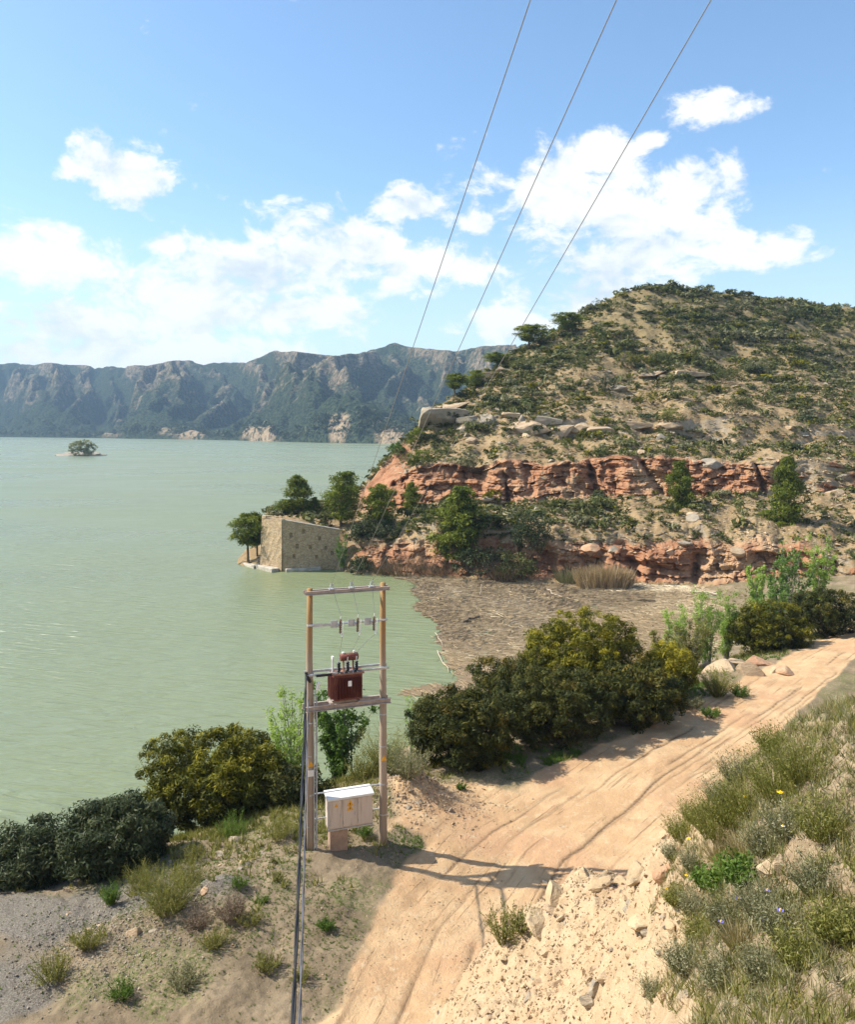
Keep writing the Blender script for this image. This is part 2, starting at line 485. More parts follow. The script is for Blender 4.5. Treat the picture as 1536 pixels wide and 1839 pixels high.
def make_sapling(name, label, loc, H, n_stem, spread, leaf, per, mat, seed, group=None, cat='tree', droop=.0, bark='greybark', r0=.05):
    """slender multi-stemmed young tree with loose leaves along upright shoots"""
    r = np.random.default_rng(seed)
    t = thing(name, label, cat, loc, 0, group)
    tr = MB(); P = []; T = []
    for k in range(n_stem):
        a = 6.28*k/n_stem+r.normal()*.5; h = H*r.uniform(.6, 1.0) if k else H
        out = spread*r.uniform(.25, 1.0)
        base = np.array([r.normal()*.12*spread, r.normal()*.12*spread, -.2])
        tip = np.array([math.cos(a)*out, math.sin(a)*out, h])
        mid = base*.4+tip*.55+np.array([-math.cos(a)*out*.2, -math.sin(a)*out*.2, 0])
        tr.tube([base, mid, tip], [r0, r0*.55, .008], 5, caps=False)
        for j in range(7):
            u = .10+.90*(j+r.random())/7
            c = (1-u)**2*base+2*u*(1-u)*mid+u*u*tip
            aa = a+r.normal()*1.4; l2 = h*.22*(1.15-u)*r.uniform(.5, 1.2)
            e = c+np.array([math.cos(aa)*l2*.75, math.sin(aa)*l2*.75, l2*(.9-droop)])
            tr.tube([c, e], [.014, .004], 4, caps=False)
            s = r.random((per, 1))
            pts = c*(1-s)+e*s+r.normal(scale=.05+.055*h/4, size=(per, 3))
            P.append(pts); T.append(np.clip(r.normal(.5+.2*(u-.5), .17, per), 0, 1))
    P = np.concatenate(P); T = np.concatenate(T)
    V, Fc = leaf_quads(P, unit(r.normal(size=P.shape)+np.array([0, 0, .4])), leaf*r.uniform(.6, 1.3, len(P)), .5, r)
    tag(link('branches', tr.mesh('stem'), M[bark], t), kind='stuff')
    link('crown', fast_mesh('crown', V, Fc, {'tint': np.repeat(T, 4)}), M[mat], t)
    return t

def blade_tuft_mesh(n, H, R, w, lean, seed, base=.25, bend=.22, tint=(.5, .2)):
    r = np.random.default_rng(seed)
    a = r.uniform(0, 6.283, n); q = np.sqrt(r.random(n))
    B = np.stack([np.cos(a)*q*R*base, np.sin(a)*q*R*base, np.full(n, -.03)], 1)
    D = unit(np.stack([np.cos(a)*q*lean, np.sin(a)*q*lean, np.ones(n)], 1)+r.normal(scale=.12, size=(n, 3)))
    V, Fc = blades(B, D, H*r.uniform(.45, 1.05, n), w*r.uniform(.6, 1.3, n), r, bend)
    return fast_mesh('blade', V, Fc, {'tint': np.repeat(np.clip(r.normal(*tint, n), 0, 1), 6)})

def rock_mesh(seed, planes=9, sub=2, rough=.035, box=False):
    r = np.random.default_rng(seed)
    bm = bmesh.new()
    bmesh.ops.create_icosphere(bm, subdivisions=sub+1, radius=1.0)
    V = np.array([v.co[:] for v in bm.verts])
    nr = [unit(r.normal(size=3)) for _ in range(planes)]
    if box: nr = [np.array(a, float) for a in ((1, .1, .05), (-1, .1, 0), (0, 1, .1), (.1, -1, .05), (0, .05, 1), (.05, 0, -1))]+nr[:planes-5]
    for k, n in enumerate(nr):
        n = unit(n+r.normal(size=3)*.08)
        h = r.uniform(.40, .72) if not (box and k < 6) else r.uniform(.56, .64)
        dd = V@n-h
        V -= np.outer(np.clip(dd, 0, None), n)*.97
    V += unit(V)*(rough*fbm(V[:, 0]*2.5+seed, V[:, 1]*2.5, V[:, 2]*2.5, 3, seed))[:, None]
    for v, c in zip(bm.verts, V): v.co = c
    me = bpy.data.meshes.new('rock'); bm.to_mesh(me); bm.free()
    return me
ROCKS = [rock_mesh(100+i, 10+i % 4, 2) for i in range(7)]
SLABS = [rock_mesh(200+i, 8, 2, .05, True) for i in range(4)]
def put_rock(me, name, label, loc, size, rot, mat, group=None, cat='rock'):
    me2 = ROCKMATS.get((me.name, mat))
    if me2 is None:
        me2 = me.copy(); me2.materials.clear(); me2.materials.append(M[mat]); ROCKMATS[(me.name, mat)] = me2
    o = link(name, me2, None, None, loc, rot, size)
    return tag(o, label, cat, group)
ROCKMATS = {}
# ------------------------------------------------------------------ near ground
ctrl = []
def c_z(px, py, z): ctrl.append(WZ(px, py, z))
def c_d(px, py, d): ctrl.append(W(px, py, d))
for a in [(557,1518,5.45),(688,1512,5.12),(622,1516,5.3),(520,1560,5.35),(400,1560,5.1),(300,1620,5.1),(200,1660,5.0),(120,1700,4.9),
          (500,1650,5.2),(0,1720,4.8),(0,1839,5.0),(250,1839,5.2),(450,1839,5.2),(600,1839,4.9),(760,1839,4.7),(600,1580,5.25),
          (850,1560,4.6),(1000,1582,4.6),(720,1650,4.75),(800,1720,4.65),(650,1720,4.85),
          (900,1450,4.6),(1000,1430,4.65),(1150,1400,4.8),(1060,1480,4.65),(1300,1320,5.0),(1424,1250,5.3),(1536,1200,5.6),(1650,1160,5.9),
          (780,1430,4.95),(830,1480,4.75),(450,1490,4.7),(330,1510,4.4),(240,1560,4.5),(100,1600,4.3),(720,1440,5.3)]: c_z(*a)
CREST = [(850,1725,17),(960,1640,17.5),(1060,1570,17),(1180,1512,13.5),(1250,1435,11.5),(1400,1345,10.5),(1536,1275,10)]
for k_, a in enumerate(CREST):
    c_d(*a)
    if k_ > 2: q_ = W(a[0], a[1], a[2]*1.28); q_[2] -= 1.6; ctrl.append(q_)
for a in [(1000,1760,14.5),(1100,1839,11.5),(1250,1700,10.5),(1250,1580,11.5),(1400,1600,8),(1400,1839,6),(1536,1839,5.5),(1536,1550,7.5),(850,1839,14.5),(1400,1450,9.2)]: c_d(*a)
ctrl += [np.array(p, float) for p in [
    (.9,21.3,4.9),(2.5,22.3,5.0),(4.4,22.8,5.1),(6.0,23.5,5.2),(9,27,5.1),(14,33,5.2),(20,39,5.5),(27,46,5.8),(34,50,7),(30,36,9.5),(20,25,9.5),(14,19,11.5),(9,13.5,14.5),
    (16,2,19.5),(24,12,17),(-24,2,12),(6,3,18.2),(0,0,18.4),(0,2.2,17.2),(-2,3,16.2),(2,2,17.6),(4.2,5,16.9),(8,9,17.8),(12,10,17.5),(0,-6,20),(10,-6,21),(-10,-6,18),
    (-3,6,13.2),(-5,10,9.4),(0,8,12.6),(0,12,8.8),(-1,16,6.2),(-5,16,5.9),(-10,13,6.6),(-16,18,5.4),(-26,20,5.0),(-20,5,10),(-30,30,3.4),(-45,25,3.5),
    (-14,30,3.8),(-13,34,2.2),(-12.5,39,.5),(-20,35,.8),(-26,34,.6),(-32,36,-.4),(-17,41,-.7),(-10,45,-.5),(-6,36,3.8),(-5,41,2.0),(-4,47,0),(-2.5,53,-.5),
    (-1,40,4.0),(0,46,2.1),(1,52,.7),(1,58,.1),(3,42,4.5),(5,47,3.6),(6,53,1.5),(6,59,.2),(10,48,4.4),(11,54,2.5),(12,61,.2),
    (16,52,4.5),(17,58,2.2),(18,65,.3),(22,57,4.4),(23,64,2),(24,71,.3),(28,63,4.2),(30,71,1.8),(31,80,.4),(33,90,.3),(36,98,.4),(38,104,.6),
    (40,75,3.6),(45,90,2),(50,100,2),(60,80,6),(72,100,6),(80,60,12),(110,110,9),(95,40,16),
    (-30,60,-5),(-10,72,-4),(8,80,-3),(22,85,-2),(26,98,-2),(10,98,-3),(-10,95,-5),(-40,45,-4),(-50,95,-6)]]
ctrl = np.array(ctrl)
def tps_fit(P, z, lam=.12):
    n = len(P)
    d = np.linalg.norm(P[:, None]-P[None], axis=2)
    K = np.where(d > 0, d*d*np.log(d+1e-9), 0)+lam*np.eye(n)
    Q = np.hstack([np.ones((n, 1)), P])
    A = np.block([[K, Q], [Q.T, np.zeros((3, 3))]])
    return np.linalg.solve(A, np.concatenate([z, np.zeros(3)]))
tps_w = tps_fit(ctrl[:, :2], ctrl[:, 2])
def tps_eval(x, y):
    x = np.asarray(x, float).ravel(); y = np.asarray(y, float).ravel()
    n = len(ctrl); out = np.empty(len(x))
    for s in range(0, len(x), 40000):
        X = x[s:s+40000]; Y = y[s:s+40000]
        d2 = (X[:, None]-ctrl[None, :, 0])**2+(Y[:, None]-ctrl[None, :, 1])**2
        out[s:s+40000] = (.5*d2*np.log(d2+1e-9))@tps_w[:n]+tps_w[n]+tps_w[n+1]*X+tps_w[n+2]*Y
    return out
TRK = np.array([(-1.0,15),(.3,20.5),(1.5,25),(4.2,30.3),(9,35.8),(15.6,42.6),(22.5,50),(30,58.5),(42,72),(60,88)])
TRKW = np.array([2.9,3.0,3.6,4.2,3.3,2.5,2.1,1.9,1.9,1.9])
def track_sc(x, y):
    x = np.asarray(x, float); y = np.asarray(y, float)
    best = np.full(x.shape, 1e9); S = np.zeros(x.shape); C = np.zeros(x.shape); Wd = np.ones(x.shape)
    s0 = 0
    for i in range(len(TRK)-1):
        a, b = TRK[i], TRK[i+1]; L = np.linalg.norm(b-a); t = (b-a)/L
        u = np.clip(((x-a[0])*t[0]+(y-a[1])*t[1])/L, 0, 1)
        qx = a[0]+t[0]*u*L; qy = a[1]+t[1]*u*L
        d = np.hypot(x-qx, y-qy); sg = np.sign((x-a[0])*t[1]-(y-a[1])*t[0])
        m = d < best
        best = np.where(m, d, best); S = np.where(m, s0+u*L, S); C = np.where(m, sg*d, C)
        Wd = np.where(m, TRKW[i]*(1-u)+TRKW[i+1]*u, Wd)
        s0 += L
    return S, C, Wd
def track_mask(x, y, z0):
    S, C, Wd = track_sc(x, y)
    edge = np.abs(C)/Wd+.16*fbm(x*.35, y*.35, oct=4, seed=4)
    m = 1-sstep(edge, .82, 1.08)
    # the yard in front of the bushes, left of the track
    yard = 1-sstep(np.hypot((x-2.0)/4.2, (y-32.5)/3.6)+.25*fbm(x*.4, y*.4, seed=5), .8, 1.1)
    m = np.maximum(m, yard)
    return m*(1-sstep(z0, 5.9, 6.7)), S, C
RUTS = [(-2.3,.10),(-1.55,.07),(-1.0,.11),(-.35,.06),(.15,.10),(.75,.12),(1.2,.06),(1.75,.10),(2.3,.07),(-2.9,.06)]
def ground_full(x, y):
    x = np.asarray(x, float).ravel(); y = np.asarray(y, float).ravel()
    z = tps_eval(x, y)
    tm, S, C = track_mask(x, y, z)
    dist = np.hypot(x, y)
    emb = sstep(z-(5.9), 0, 1.0)*(dist < 60)*(y < 30)
    rut = np.zeros_like(x)
    for k, (c, dp) in enumerate(RUTS):
        mw = c+.35*vnoise(S*.11, S*0+k*3.3, seed=30+k)+.06*vnoise(S*.9, S*0+k, seed=50+k)
        on = sstep(vnoise(S*.2+k*5.1, S*0+k*2.2, seed=70+k), 0.0, .4)
        rut = np.maximum(rut, np.exp(-((C-mw)/.055)**2)*on*(dp/.1))
    rut *= tm*sstep(dist, 14, 19)
    z = z+.16*fbm(x*.3, y*.3, oct=3, seed=1)*(1-.6*tm)
    z = z+(.07*fbm(x*1.4, y*1.4, oct=4, seed=2)+.035*fbm(x*6, y*6, oct=3, seed=3))*(1-.72*tm)*sstep(dist, 2, 5)
    z = z+tm*.018*vnoise(S*.35, C*3.2, seed=8)+tm*.02*fbm(x*2.2, y*2.2, oct=3, seed=15)-rut*.03
    z = z+emb*(.16*np.abs(fbm(x*1.6, y*1.6, oct=5, seed=9))+.06*fbm(x*7, y*7, oct=3, seed=10))
    # rubble mound behind the right-hand pole, and a gravel heap to the left
    g = np.exp(-(((x+.7)/1.5)**2+((y-34.0)/1.1)**2)); z = z+g*(.75+.3*fbm(x*2.2, y*2.2, oct=4, seed=12))
    g2 = np.exp(-(((x+6.7)/.85)**2+((y-26.5)/.6)**2)); z = z+g2*.38
    return z, tm, rut, emb, g, g2
def ground(x, y): return ground_full(np.atleast_1d(x), np.atleast_1d(y))[0]
def G(px, py, dmin=4.0, dmax=115.0, n=220):
    d = np.geomspace(dmin, dmax, n)
    P = np.stack([(px-CX)/F*d, d, CAMZ-(py-HY)/F*d], 1)
    below = np.nonzero(P[:, 2] < ground(P[:, 0], P[:, 1]))[0]
    k = below[0] if len(below) else len(d)-1
    if n > 100 and k > 0: return G(px, py, d[k-1], d[k], 40)
    return P[k]

pxs = np.concatenate([np.arange(-3200, -360, 60.), np.arange(-360, 100, 8.), np.arange(100, 1560, 4.9), np.arange(1560, 2300, 8.), np.arange(2300, 5200, 60.)])
rows = np.concatenate([np.geomspace(1.2, 8, 70), np.geomspace(8, 18, 130)[1:], np.geomspace(18, 56, 370)[1:], np.geomspace(56, 125, 90)[1:]])
GX = (pxs[None, :]-CX)/F*rows[:, None]; GY = np.repeat(rows[:, None], len(pxs), 1)
gz, gtm, grut, gemb, gm1, gm2 = ground_full(GX, GY)
NR, NC = GX.shape
GV = np.stack([GX.ravel(), GY.ravel(), gz], 1)
ii = (np.arange(NR-1)[:, None]*NC+np.arange(NC-1)[None]).ravel()
GF = np.stack([ii, ii+1, ii+NC+1, ii+NC], 1)
fx, fy = GV[:, 0], GV[:, 1]
grassy = sstep(fbm(fx*.45, fy*.45, oct=4, seed=21)+.25*fbm(fx*2, fy*2, seed=22), .0, .55)*(1-gtm)
gravel = np.maximum(sstep(fbm(fx*.25+9, fy*.25, oct=3, seed=23), .25, .6)*sstep(-fx, 6, 10), np.maximum(gm1, gm2*1.3))
_, gS, gC = track_mask(fx, fy, gz)
gattrs = {'along': gS, 'across': gC, 'track': gtm, 'rut': grut, 'rubble': gemb, 'grassy': grassy, 'gravel': np.clip(gravel, 0, 1)}
hpxn = CX+F*fx/fy
gattrs['humus'] = sstep(hpxn-1215-60*fbm(fx*1.5, fy*1.5, oct=3, seed=77), -10, 90)*gemb*(fy < 17)
keepf = GV[GF].mean(1)[:, 2] > -2.5
onroad = (gtm[GF].mean(1) > .5)
def sub_mesh(name, sel):
    f = GF[sel]; used = np.unique(f); remap = np.full(len(GV), -1); remap[used] = np.arange(len(used))
    return fast_mesh(name, GV[used], remap[f], {k: v[used] for k, v in gattrs.items()}, True)

m, t, p, o = new_mat('earth')
P_ = pos(t)
nA = t.noise(P_, .55, 5, .6); nB = t.noise(P_, 3.5, 6, .65); nC = t.noise(P_, 22.0, 4, .7)
nS = t.noise(t.scalev(P_, (1, 1, 1)), 9.0, 5, .7)
soil = t.mix(t.step(nA, .35, .65), (.17,.13,.082,1), (.26,.20,.128,1))
soil = t.mix(t.step(nB, .5, .75), soil, (.15,.115,.075,1))
soil = t.mix(t.math('MULTIPLY', t.attr('grassy').outputs['Fac'], t.step(nS, .42, .6)), soil, (.115,.125,.045,1))
soil = t.mix(t.math('MULTIPLY', t.attr('gravel').outputs['Fac'], .9), soil, t.mix(t.step(nC, .4, .65), (.10,.09,.075,1), (.24,.215,.18,1)))
trk = t.mix(t.step(nA, .38, .62), (.43,.275,.148,1), (.51,.352,.2,1))
trk = t.mix(t.step(t.noise(P_, .28, 4, .5), .5, .66), trk, (.44,.27,.15,1))
trk = t.mix(t.step(nB, .52, .78), trk, (.53,.41,.27,1))
trk = t.mix(t.math('MULTIPLY', t.attr('rut').outputs['Fac'], .9), trk, (.15,.095,.055,1))
stk = t.add('ShaderNodeCombineXYZ'); t.set(stk.inputs[0], t.math('MULTIPLY', t.attr('along').outputs['Fac'], .16)); t.set(stk.inputs[1], t.math('MULTIPLY', t.attr('across').outputs['Fac'], 4.5))
streak = t.noise(stk.outputs[0], 1.5, 6, .66, .25)
patchy = t.step(t.noise(P_, .33, 3, .5), .40, .60)
line = t.math('MULTIPLY', t.step(streak, .575, .66), patchy)
trk = t.mix(t.math('MULTIPLY', line, .5), trk, (.22,.14,.08,1))
trk = t.mix(t.math('MULTIPLY', t.step(streak, .42, .32), .3), trk, (.56,.42,.26,1))
trk = t.mix(t.math('MULTIPLY', t.step(nC, .60, .72), .5), trk, (.28,.195,.12,1))
cream = t.mix(t.step(nB, .35, .6), (.36,.255,.15,1), (.45,.335,.21,1))
cream = t.mix(t.step(nA, .5, .7), cream, (.50,.31,.18,1))
cream = t.mix(t.step(nC, .55, .75), cream, (.34,.27,.20,1))
c = t.mix(t.step(t.attr('track').outputs['Fac'], .2, .8), soil, trk)
c = t.mix(t.step(t.attr('rubble').outputs['Fac'], .1, .7), c, cream)
c = t.mix(t.math('MULTIPLY', t.attr('humus').outputs['Fac'], .75), c, t.mix(t.step(nS, .4, .62), (.16,.125,.08,1), (.30,.24,.16,1)))
t.set(p.inputs['Base Color'], c); p.inputs['Roughness'].default_value = .95; p.inputs['Specular IOR Level'].default_value = .12
bump(t, p, t.math('SUBTRACT', t.math('ADD', t.math('MULTIPLY', nC, .5), nS), t.math('MULTIPLY', t.math('MULTIPLY', line, t.attr('track').outputs['Fac']), .7)), .9, .05)
M['earth'] = m
tag(link('ground', sub_mesh('ground', keepf & ~onroad), M['earth']), kind='structure')
tag(link('dirt_track', sub_mesh('dirt_track', keepf & onroad), M['earth']), kind='structure')

# ------------------------------------------------------------------ lake
bmw = bmesh.new()
bmesh.ops.create_grid(bmw, x_segments=8, y_segments=8, size=9000)
mw = bpy.data.meshes.new('lake'); bmw.to_mesh(mw); bmw.free()
m, t, p, o = new_mat('lake_water')
P_ = pos(t)
w1 = t.noise(t.scalev(P_, (.30, 1.0, 1)), .95, 3, .5, .6)
rot = t.add('ShaderNodeMapping'); rot.inputs['Rotation'].default_value = (0, 0, math.radians(14)); t.set(rot.inputs[0], P_)
w2 = t.noise(t.scalev(rot.outputs[0], (.16, 1.0, 1)), 1.35, 3, .55, .4)
big = t.noise(t.scalev(P_, (.35, 1, 1)), .02, 4, .6)
t.set(p.inputs['Roughness'], t.math('ADD', .25, t.math('MULTIPLY', t.step(big, .35, .65), .12)))
t.set(p.inputs['Base Color'], t.mix(big, (.158,.182,.090,1), (.180,.210,.115,1)))
p.inputs['IOR'].default_value = 1.33; p.inputs['Specular IOR Level'].default_value = .5
bump(t, p, t.math('ADD', t.math('MULTIPLY', w1, .7), t.math('MULTIPLY', t.math('MULTIPLY', w2, .9), t.math('ADD', .45, t.step(t.noise(P_, .03, 3, .5), .35, .65)))), .85, .40)
M['water'] = m
tag(link('lake_water', mw, M['water'], loc=(0, 2500, 0)), kind='structure')

# ------------------------------------------------------------------ the headland hill across the cove
def Zp(z, d): return (HY+(CAMZ-z)*F/d, d)
HC = {  # column px : [shore d, cliff1 mid, cliff1 top, cliff2 foot, cliff2 top, ledge foot, ledge top, mid slope, crest, back]
 415: [122, Zp(-.6,123), Zp(-.8,124), Zp(-1,126), Zp(-1,128), Zp(-1,130), Zp(-1,132), Zp(-1,134), Zp(-1.2,136), Zp(-2.5,140)],
 436: [121, Zp(.5,122.2), Zp(.8,123.5), Zp(1,126), Zp(.9,128), Zp(.5,130), Zp(.2,132), Zp(0,134), Zp(-.3,136), Zp(-2,140)],
 468: [119.8, Zp(1.1,121), Zp(1.5,122.5), Zp(1.8,126), Zp(2,130), Zp(2,133), Zp(1.5,136), Zp(1,138), Zp(.3,140), Zp(-2,145)],
 478: [120.2, Zp(4.6,121.6), Zp(6.2,122.3), Zp(6.6,126), Zp(6.8,130), Zp(6.8,135), Zp(6.3,138), Zp(5,141), Zp(3,144), Zp(-2,150)],
 510: [118, Zp(4.3,119), Zp(6.2,119.6), Zp(6.6,126), Zp(6.8,132), Zp(6.8,137), Zp(6.6,141), Zp(5.5,144), Zp(3,148), Zp(-2,154)],
 590: [119.6, Zp(3.5,120.3), Zp(5.0,121.0), Zp(6.5,127), Zp(6.9,134), Zp(7,139), Zp(7,143), Zp(6,147), Zp(4,151), Zp(-2,158)],
 625: [115.5, Zp(2.5,119.5), Zp(5.3,122.5), Zp(6.8,130), Zp(7.3,138), Zp(7.6,142), Zp(7.8,146), Zp(7.8,149), (895,151), Zp(-2,162)],
 655: [114, Zp(2.5,117.5), Zp(5.6,121), Zp(6.9,130), (900,142), (885,147), (878,149), (875,150), (872,151), Zp(-2,168)],
 700: [113, (1000,115.5), (950,119.5), (920,130), (866,138), (840,150), (830,156), (822,161), (815,165), Zp(0,190)],
 740: [112, (1000,114.5), (945,119), (915,129.5), (845,136), (812,150), (800,156), (787,165), (775,172), Zp(3,200)],
 775: [111.3, (1000,113.8), (942,118), (906,128.5), (840,134), (795,150), (764,156), (752,166), (742,175), Zp(6,210)],
 810: [110.6, (1000,113), (940,117), (900,128), (838,133), (785,151), (750,156), (728,170), (712,180), Zp(10,215)],
 850: [110, (998,112.3), (940,116), (897,127.5), (838,132.5), (782,151), (748,155), (712,178), (686,190), Zp(16,225)],
 930: [108.5, (998,110.6), (948,114), (897,127), (836,131.5), (785,150), (752,154), (685,188), (632,213), Zp(28,250)],
 1050: [107, (993,108.8), (953,112.5), (893,127), (832,131), (783,150), (753,154), (650,195), (560,234), Zp(40,275)],
 1160: [106, (992,108.0), (950,112), (892,126), (828,130.5), (785,149), (756,153), (640,197), (513,241), Zp(46,290)],
 1200: [105.5, (992,107.8), (950,111.8), (892,126), (830,130.5), (785,149), (757,153), (640,197), (512,243), Zp(46,290)],
 1260: [104.6, (992,107), (952,111), (892,125.5), (834,130), (787,149), (758,153), (642,198), (522,246), Zp(46,295)],
 1330: [103, (992,106), (955,110), (890,125), (836,129), (788,148), (760,153), (645,200), (533,250), Zp(46,300)],
 1424: [101, (994,104.5), (958,109), (885,124), (836,128), (788,148), (760,153), (648,203), (541,255), Zp(46,305)],
 1536: [99, (994,103), (958,108), (880,123), (834,128), (786,148), (758,153), (650,206), (553,262), Zp(46,310)],
 1700: [97, (994,102), (955,107), (878,122), (830,127), (785,148), (757,153), (655,210), (575,272), Zp(42,320)],
 2000: [95, (990,102), (950,107), (870,122), (825,127), (780,148), (755,153), (660,215), (600,280), Zp(38,330)]}
hk = sorted(HC)
nodeD = []; nodeZ = []
for k in hk:
    e = HC[k]; ds = e[0]
    lst = [(-2.0, ds-3), (0.0 if k > 420 else -1.2, ds), (.8 if k > 450 else .35 if k > 420 else -1.2, ds+1.2)]
    for (py, d) in e[1:]: lst.append((CAMZ-(py-HY)*d/F, d))
    z_, d_ = lst[-1]; lst.append((min(z_-6, -3) if z_ < 8 else z_-16, d_+90))
    nodeZ.append([a for a, b in lst]); nodeD.append([b for a, b in lst])
nodeZ = np.array(nodeZ); nodeD = np.array(nodeD)
hpx = np.concatenate([np.arange(412, 640, 2.6), np.arange(640, 1480, 2.5), np.arange(1480, 1995, 6.0)])
SEG = [3, 5, 32, 32, 42, 56, 36, 24, 74, 84, 14, 5]   # rows between successive nodes
CLF = [0, .15, 1, 1, .25, .18, 1, .22, .08, .05, .04, 0, 0]       # how much each node is bare cliff
nz = np.stack([np.interp(hpx, hk, nodeZ[:, j]) for j in range(nodeZ.shape[1])], 1)
nd_ = np.stack([np.interp(hpx, hk, nodeD[:, j]) for j in range(nodeD.shape[1])], 1)
left_soft = sstep(hpx, 600, 720)
for j, (az, ad, fr) in {3: (.6, .8, .02), 4: (.9, 1.2, .017), 5: (.5, 1.6, .012), 6: (1.0, 1.6, .013), 7: (1.4, 2.5, .012), 8: (1.2, 2.0, .012), 9: (1.5, 4, .01), 10: (.5, 3, .012)}.items():
    nz[:, j] += az*fbm(hpx*fr+j*11, hpx*0+j, oct=(4 if j < 7 else 2), seed=300+j)*left_soft
    nd_[:, j] += ad*fbm(hpx*fr*1.3+j*5, hpx*0+j*2, oct=(4 if j < 7 else 2), seed=330+j)*left_soft
TT = []; CL = []; RI = []
hz = []; hd = []; hc = []; hs = []
for j, ns in enumerate(SEG):
    for q in range(ns):
        u = q/ns
        hz.append(nz[:, j]*(1-u)+nz[:, j+1]*u); hd.append(nd_[:, j]*(1-u)+nd_[:, j+1]*u)
        hc.append(CLF[j]*(1-u)+CLF[j+1]*u if j not in (2, 3, 5, 6) else (1.0 if j == 2 else (1-.82*u**.7 if j == 3 else max(.18, 1-u*7) if j == 6 else 1.0 if .04 < u < .98 else .5)))
        hs.append(j+u)
hz = np.array(hz); hd = np.array(hd); hc = np.repeat(np.array(hc)[:, None], len(hpx), 1); hs = np.array(hs)
hx = (hpx[None, :]-CX)/F*hd
slump = sstep(fbm(hx*.055+2, hz*.09, oct=4, seed=49)+.25*fbm(hx*.4, hz*.4, oct=3, seed=50), -.06, .34)
hc = np.where((hs[:, None] > 2) & (hs[:, None] < 6.4), hc*(1-.8*slump), hc)
# cliff relief: beds (stepping with height), vertical joints, undercuts; slopes: bumps and small ledges
soft = left_soft[None, :]*np.ones_like(hz)
wob = 1.5*fbm(hx*.06, hz*.06, oct=4, seed=41)
beds = vnoise(hz*1.15+wob*2, hx*.03, seed=42)
beds2 = np.abs(vnoise(hz*2.6+wob, hx*.12, seed=43))
joints = 1-np.abs(fbm(hx*.30, hz*.10, oct=4, seed=44))
blocks = fbm(hx*.55, hz*.8, hd*.2, 4, 45)
cav = sstep(fbm(hx*.16, hz*.3, oct=3, seed=46), .15, .6)
bi = np.floor(hz*1.25+wob*1.6); bf = hz*1.25+wob*1.6-bi
ji = np.floor(hx*.7+_h(bi.astype(np.int64), bi.astype(np.int64)*0, bi.astype(np.int64)*0, 5)*3+.5*fbm(hx*.3, hz*.3, seed=57))
blk = _h(bi.astype(np.int64)+500, ji.astype(np.int64)+900, bi.astype(np.int64)*0, 6)-.5
bed_off = _h(bi.astype(np.int64)+500, bi.astype(np.int64)*0+3, bi.astype(np.int64)*0, 7)-.5
rel = hc*soft*(.6*bed_off+1.25*blk-.25*(bf > .85)+.55*fbm(hx*1.3, hz*1.5, hd*.8, 4, 58))
rel = rel+.8*hc*soft*(.55*beds+.35*beds2+.9*(joints-.7)+.75*blocks-1.1*cav*hc)
under = np.exp(-((hs[:, None]-2.55)/.35)**2)*sstep(hx, 15, 24)*1.5*(.5+.5*vnoise(hx*.12, hx*0, seed=47))  # undercut at the foot of the lower cliff
rel = rel-under
gully = hc*soft*2.2*sstep(np.abs(fbm(hx*.09+3, hz*.02, oct=3, seed=48)), .12, 0)  # slots
hd2 = hd-rel+gully
lm = (1-hc)*sstep(hs[:, None], 2.0, 3.5)*np.where(hs[:, None] > 11, .6, 1)
hz2 = hz+lm*(.45*fbm(hx*.12, hd*.12, oct=3, seed=51)+.34*fbm(hx*.6, hd*.6, oct=4, seed=52)*soft)
led = sstep(vnoise(hx*.05, hs[:, None]*1.5, seed=53), -.1, .4)*np.where((hs[:, None] > 7) & (hs[:, None] < 9.6), 1, .25)
hz2 = hz2+lm*led*soft*.55*np.sign(vnoise(hx*.04, hz*.55, seed=54))*np.abs(vnoise(hx*.04, hz*.55, seed=54))**.4
hx2 = (hpx[None, :]-CX)/F*hd2+hc*soft*.3*fbm(hx*.7, hz*.9, oct=3, seed=55)
HV = np.stack([hx2.ravel(), hd2.ravel(), hz2.ravel()], 1)
HR, HCn = hz.shape
ii = (np.arange(HR-1)[:, None]*HCn+np.arange(HCn-1)[None]).ravel()
HF = np.stack([ii, ii+1, ii+HCn+1, ii+HCn], 1)
cliff_attr = np.clip(hc*soft
                     + (1-left_soft[None])*sstep(hs[:, None], 2, 2.5)*np.where(hs[:, None] < 4, .35, 0), 0, 1)
leftred = np.exp(-((hpx[None]-690)/55)**2)*np.where((hs[:, None] > 5) & (hs[:, None] < 8), 1, 0)
cliff_attr = np.clip(np.maximum(cliff_attr, leftred), 0, 1)
upper = sstep(hz2, 24, 50)
me = fast_mesh('hill', HV, HF, {'cliff': cliff_attr.ravel(), 'upper': upper.ravel()}, True)
me.polygons.foreach_set('use_smooth', cliff_attr.ravel()[HF].mean(1) < .5)
m, t, p, o = new_mat('hillside')
geo = t.add('ShaderNodeNewGeometry'); P_ = geo.outputs['Position']
sn = t.add('ShaderNodeSeparateXYZ'); t.set(sn.inputs[0], geo.outputs['Normal'])
nA = t.noise(P_, .10, 5, .6); nB = t.noise(P_, .7, 6, .65); nC = t.noise(P_, 3.2, 5, .7)
strata = t.noise(t.scalev(P_, (.3, .3, 1.2)), 1.2, 6, .68, .6)
soil = t.mix(t.step(nA, .38, .62), (.27,.18,.095,1), (.35,.245,.135,1))
soil = t.mix(t.step(nB, .5, .7), soil, (.20,.145,.08,1))
soil = t.mix(t.math('MULTIPLY', t.step(nC, .46, .60), .7), soil, (.125,.115,.055,1))
soil = t.mix(t.math('MULTIPLY', t.step(t.noise(P_, 1.6, 4, .7), .56, .66), .8), soil, (.36,.30,.215,1))
soil = t.mix(t.math('MULTIPLY', t.attr('upper').outputs['Fac'], .4), soil, (.16,.145,.065,1))
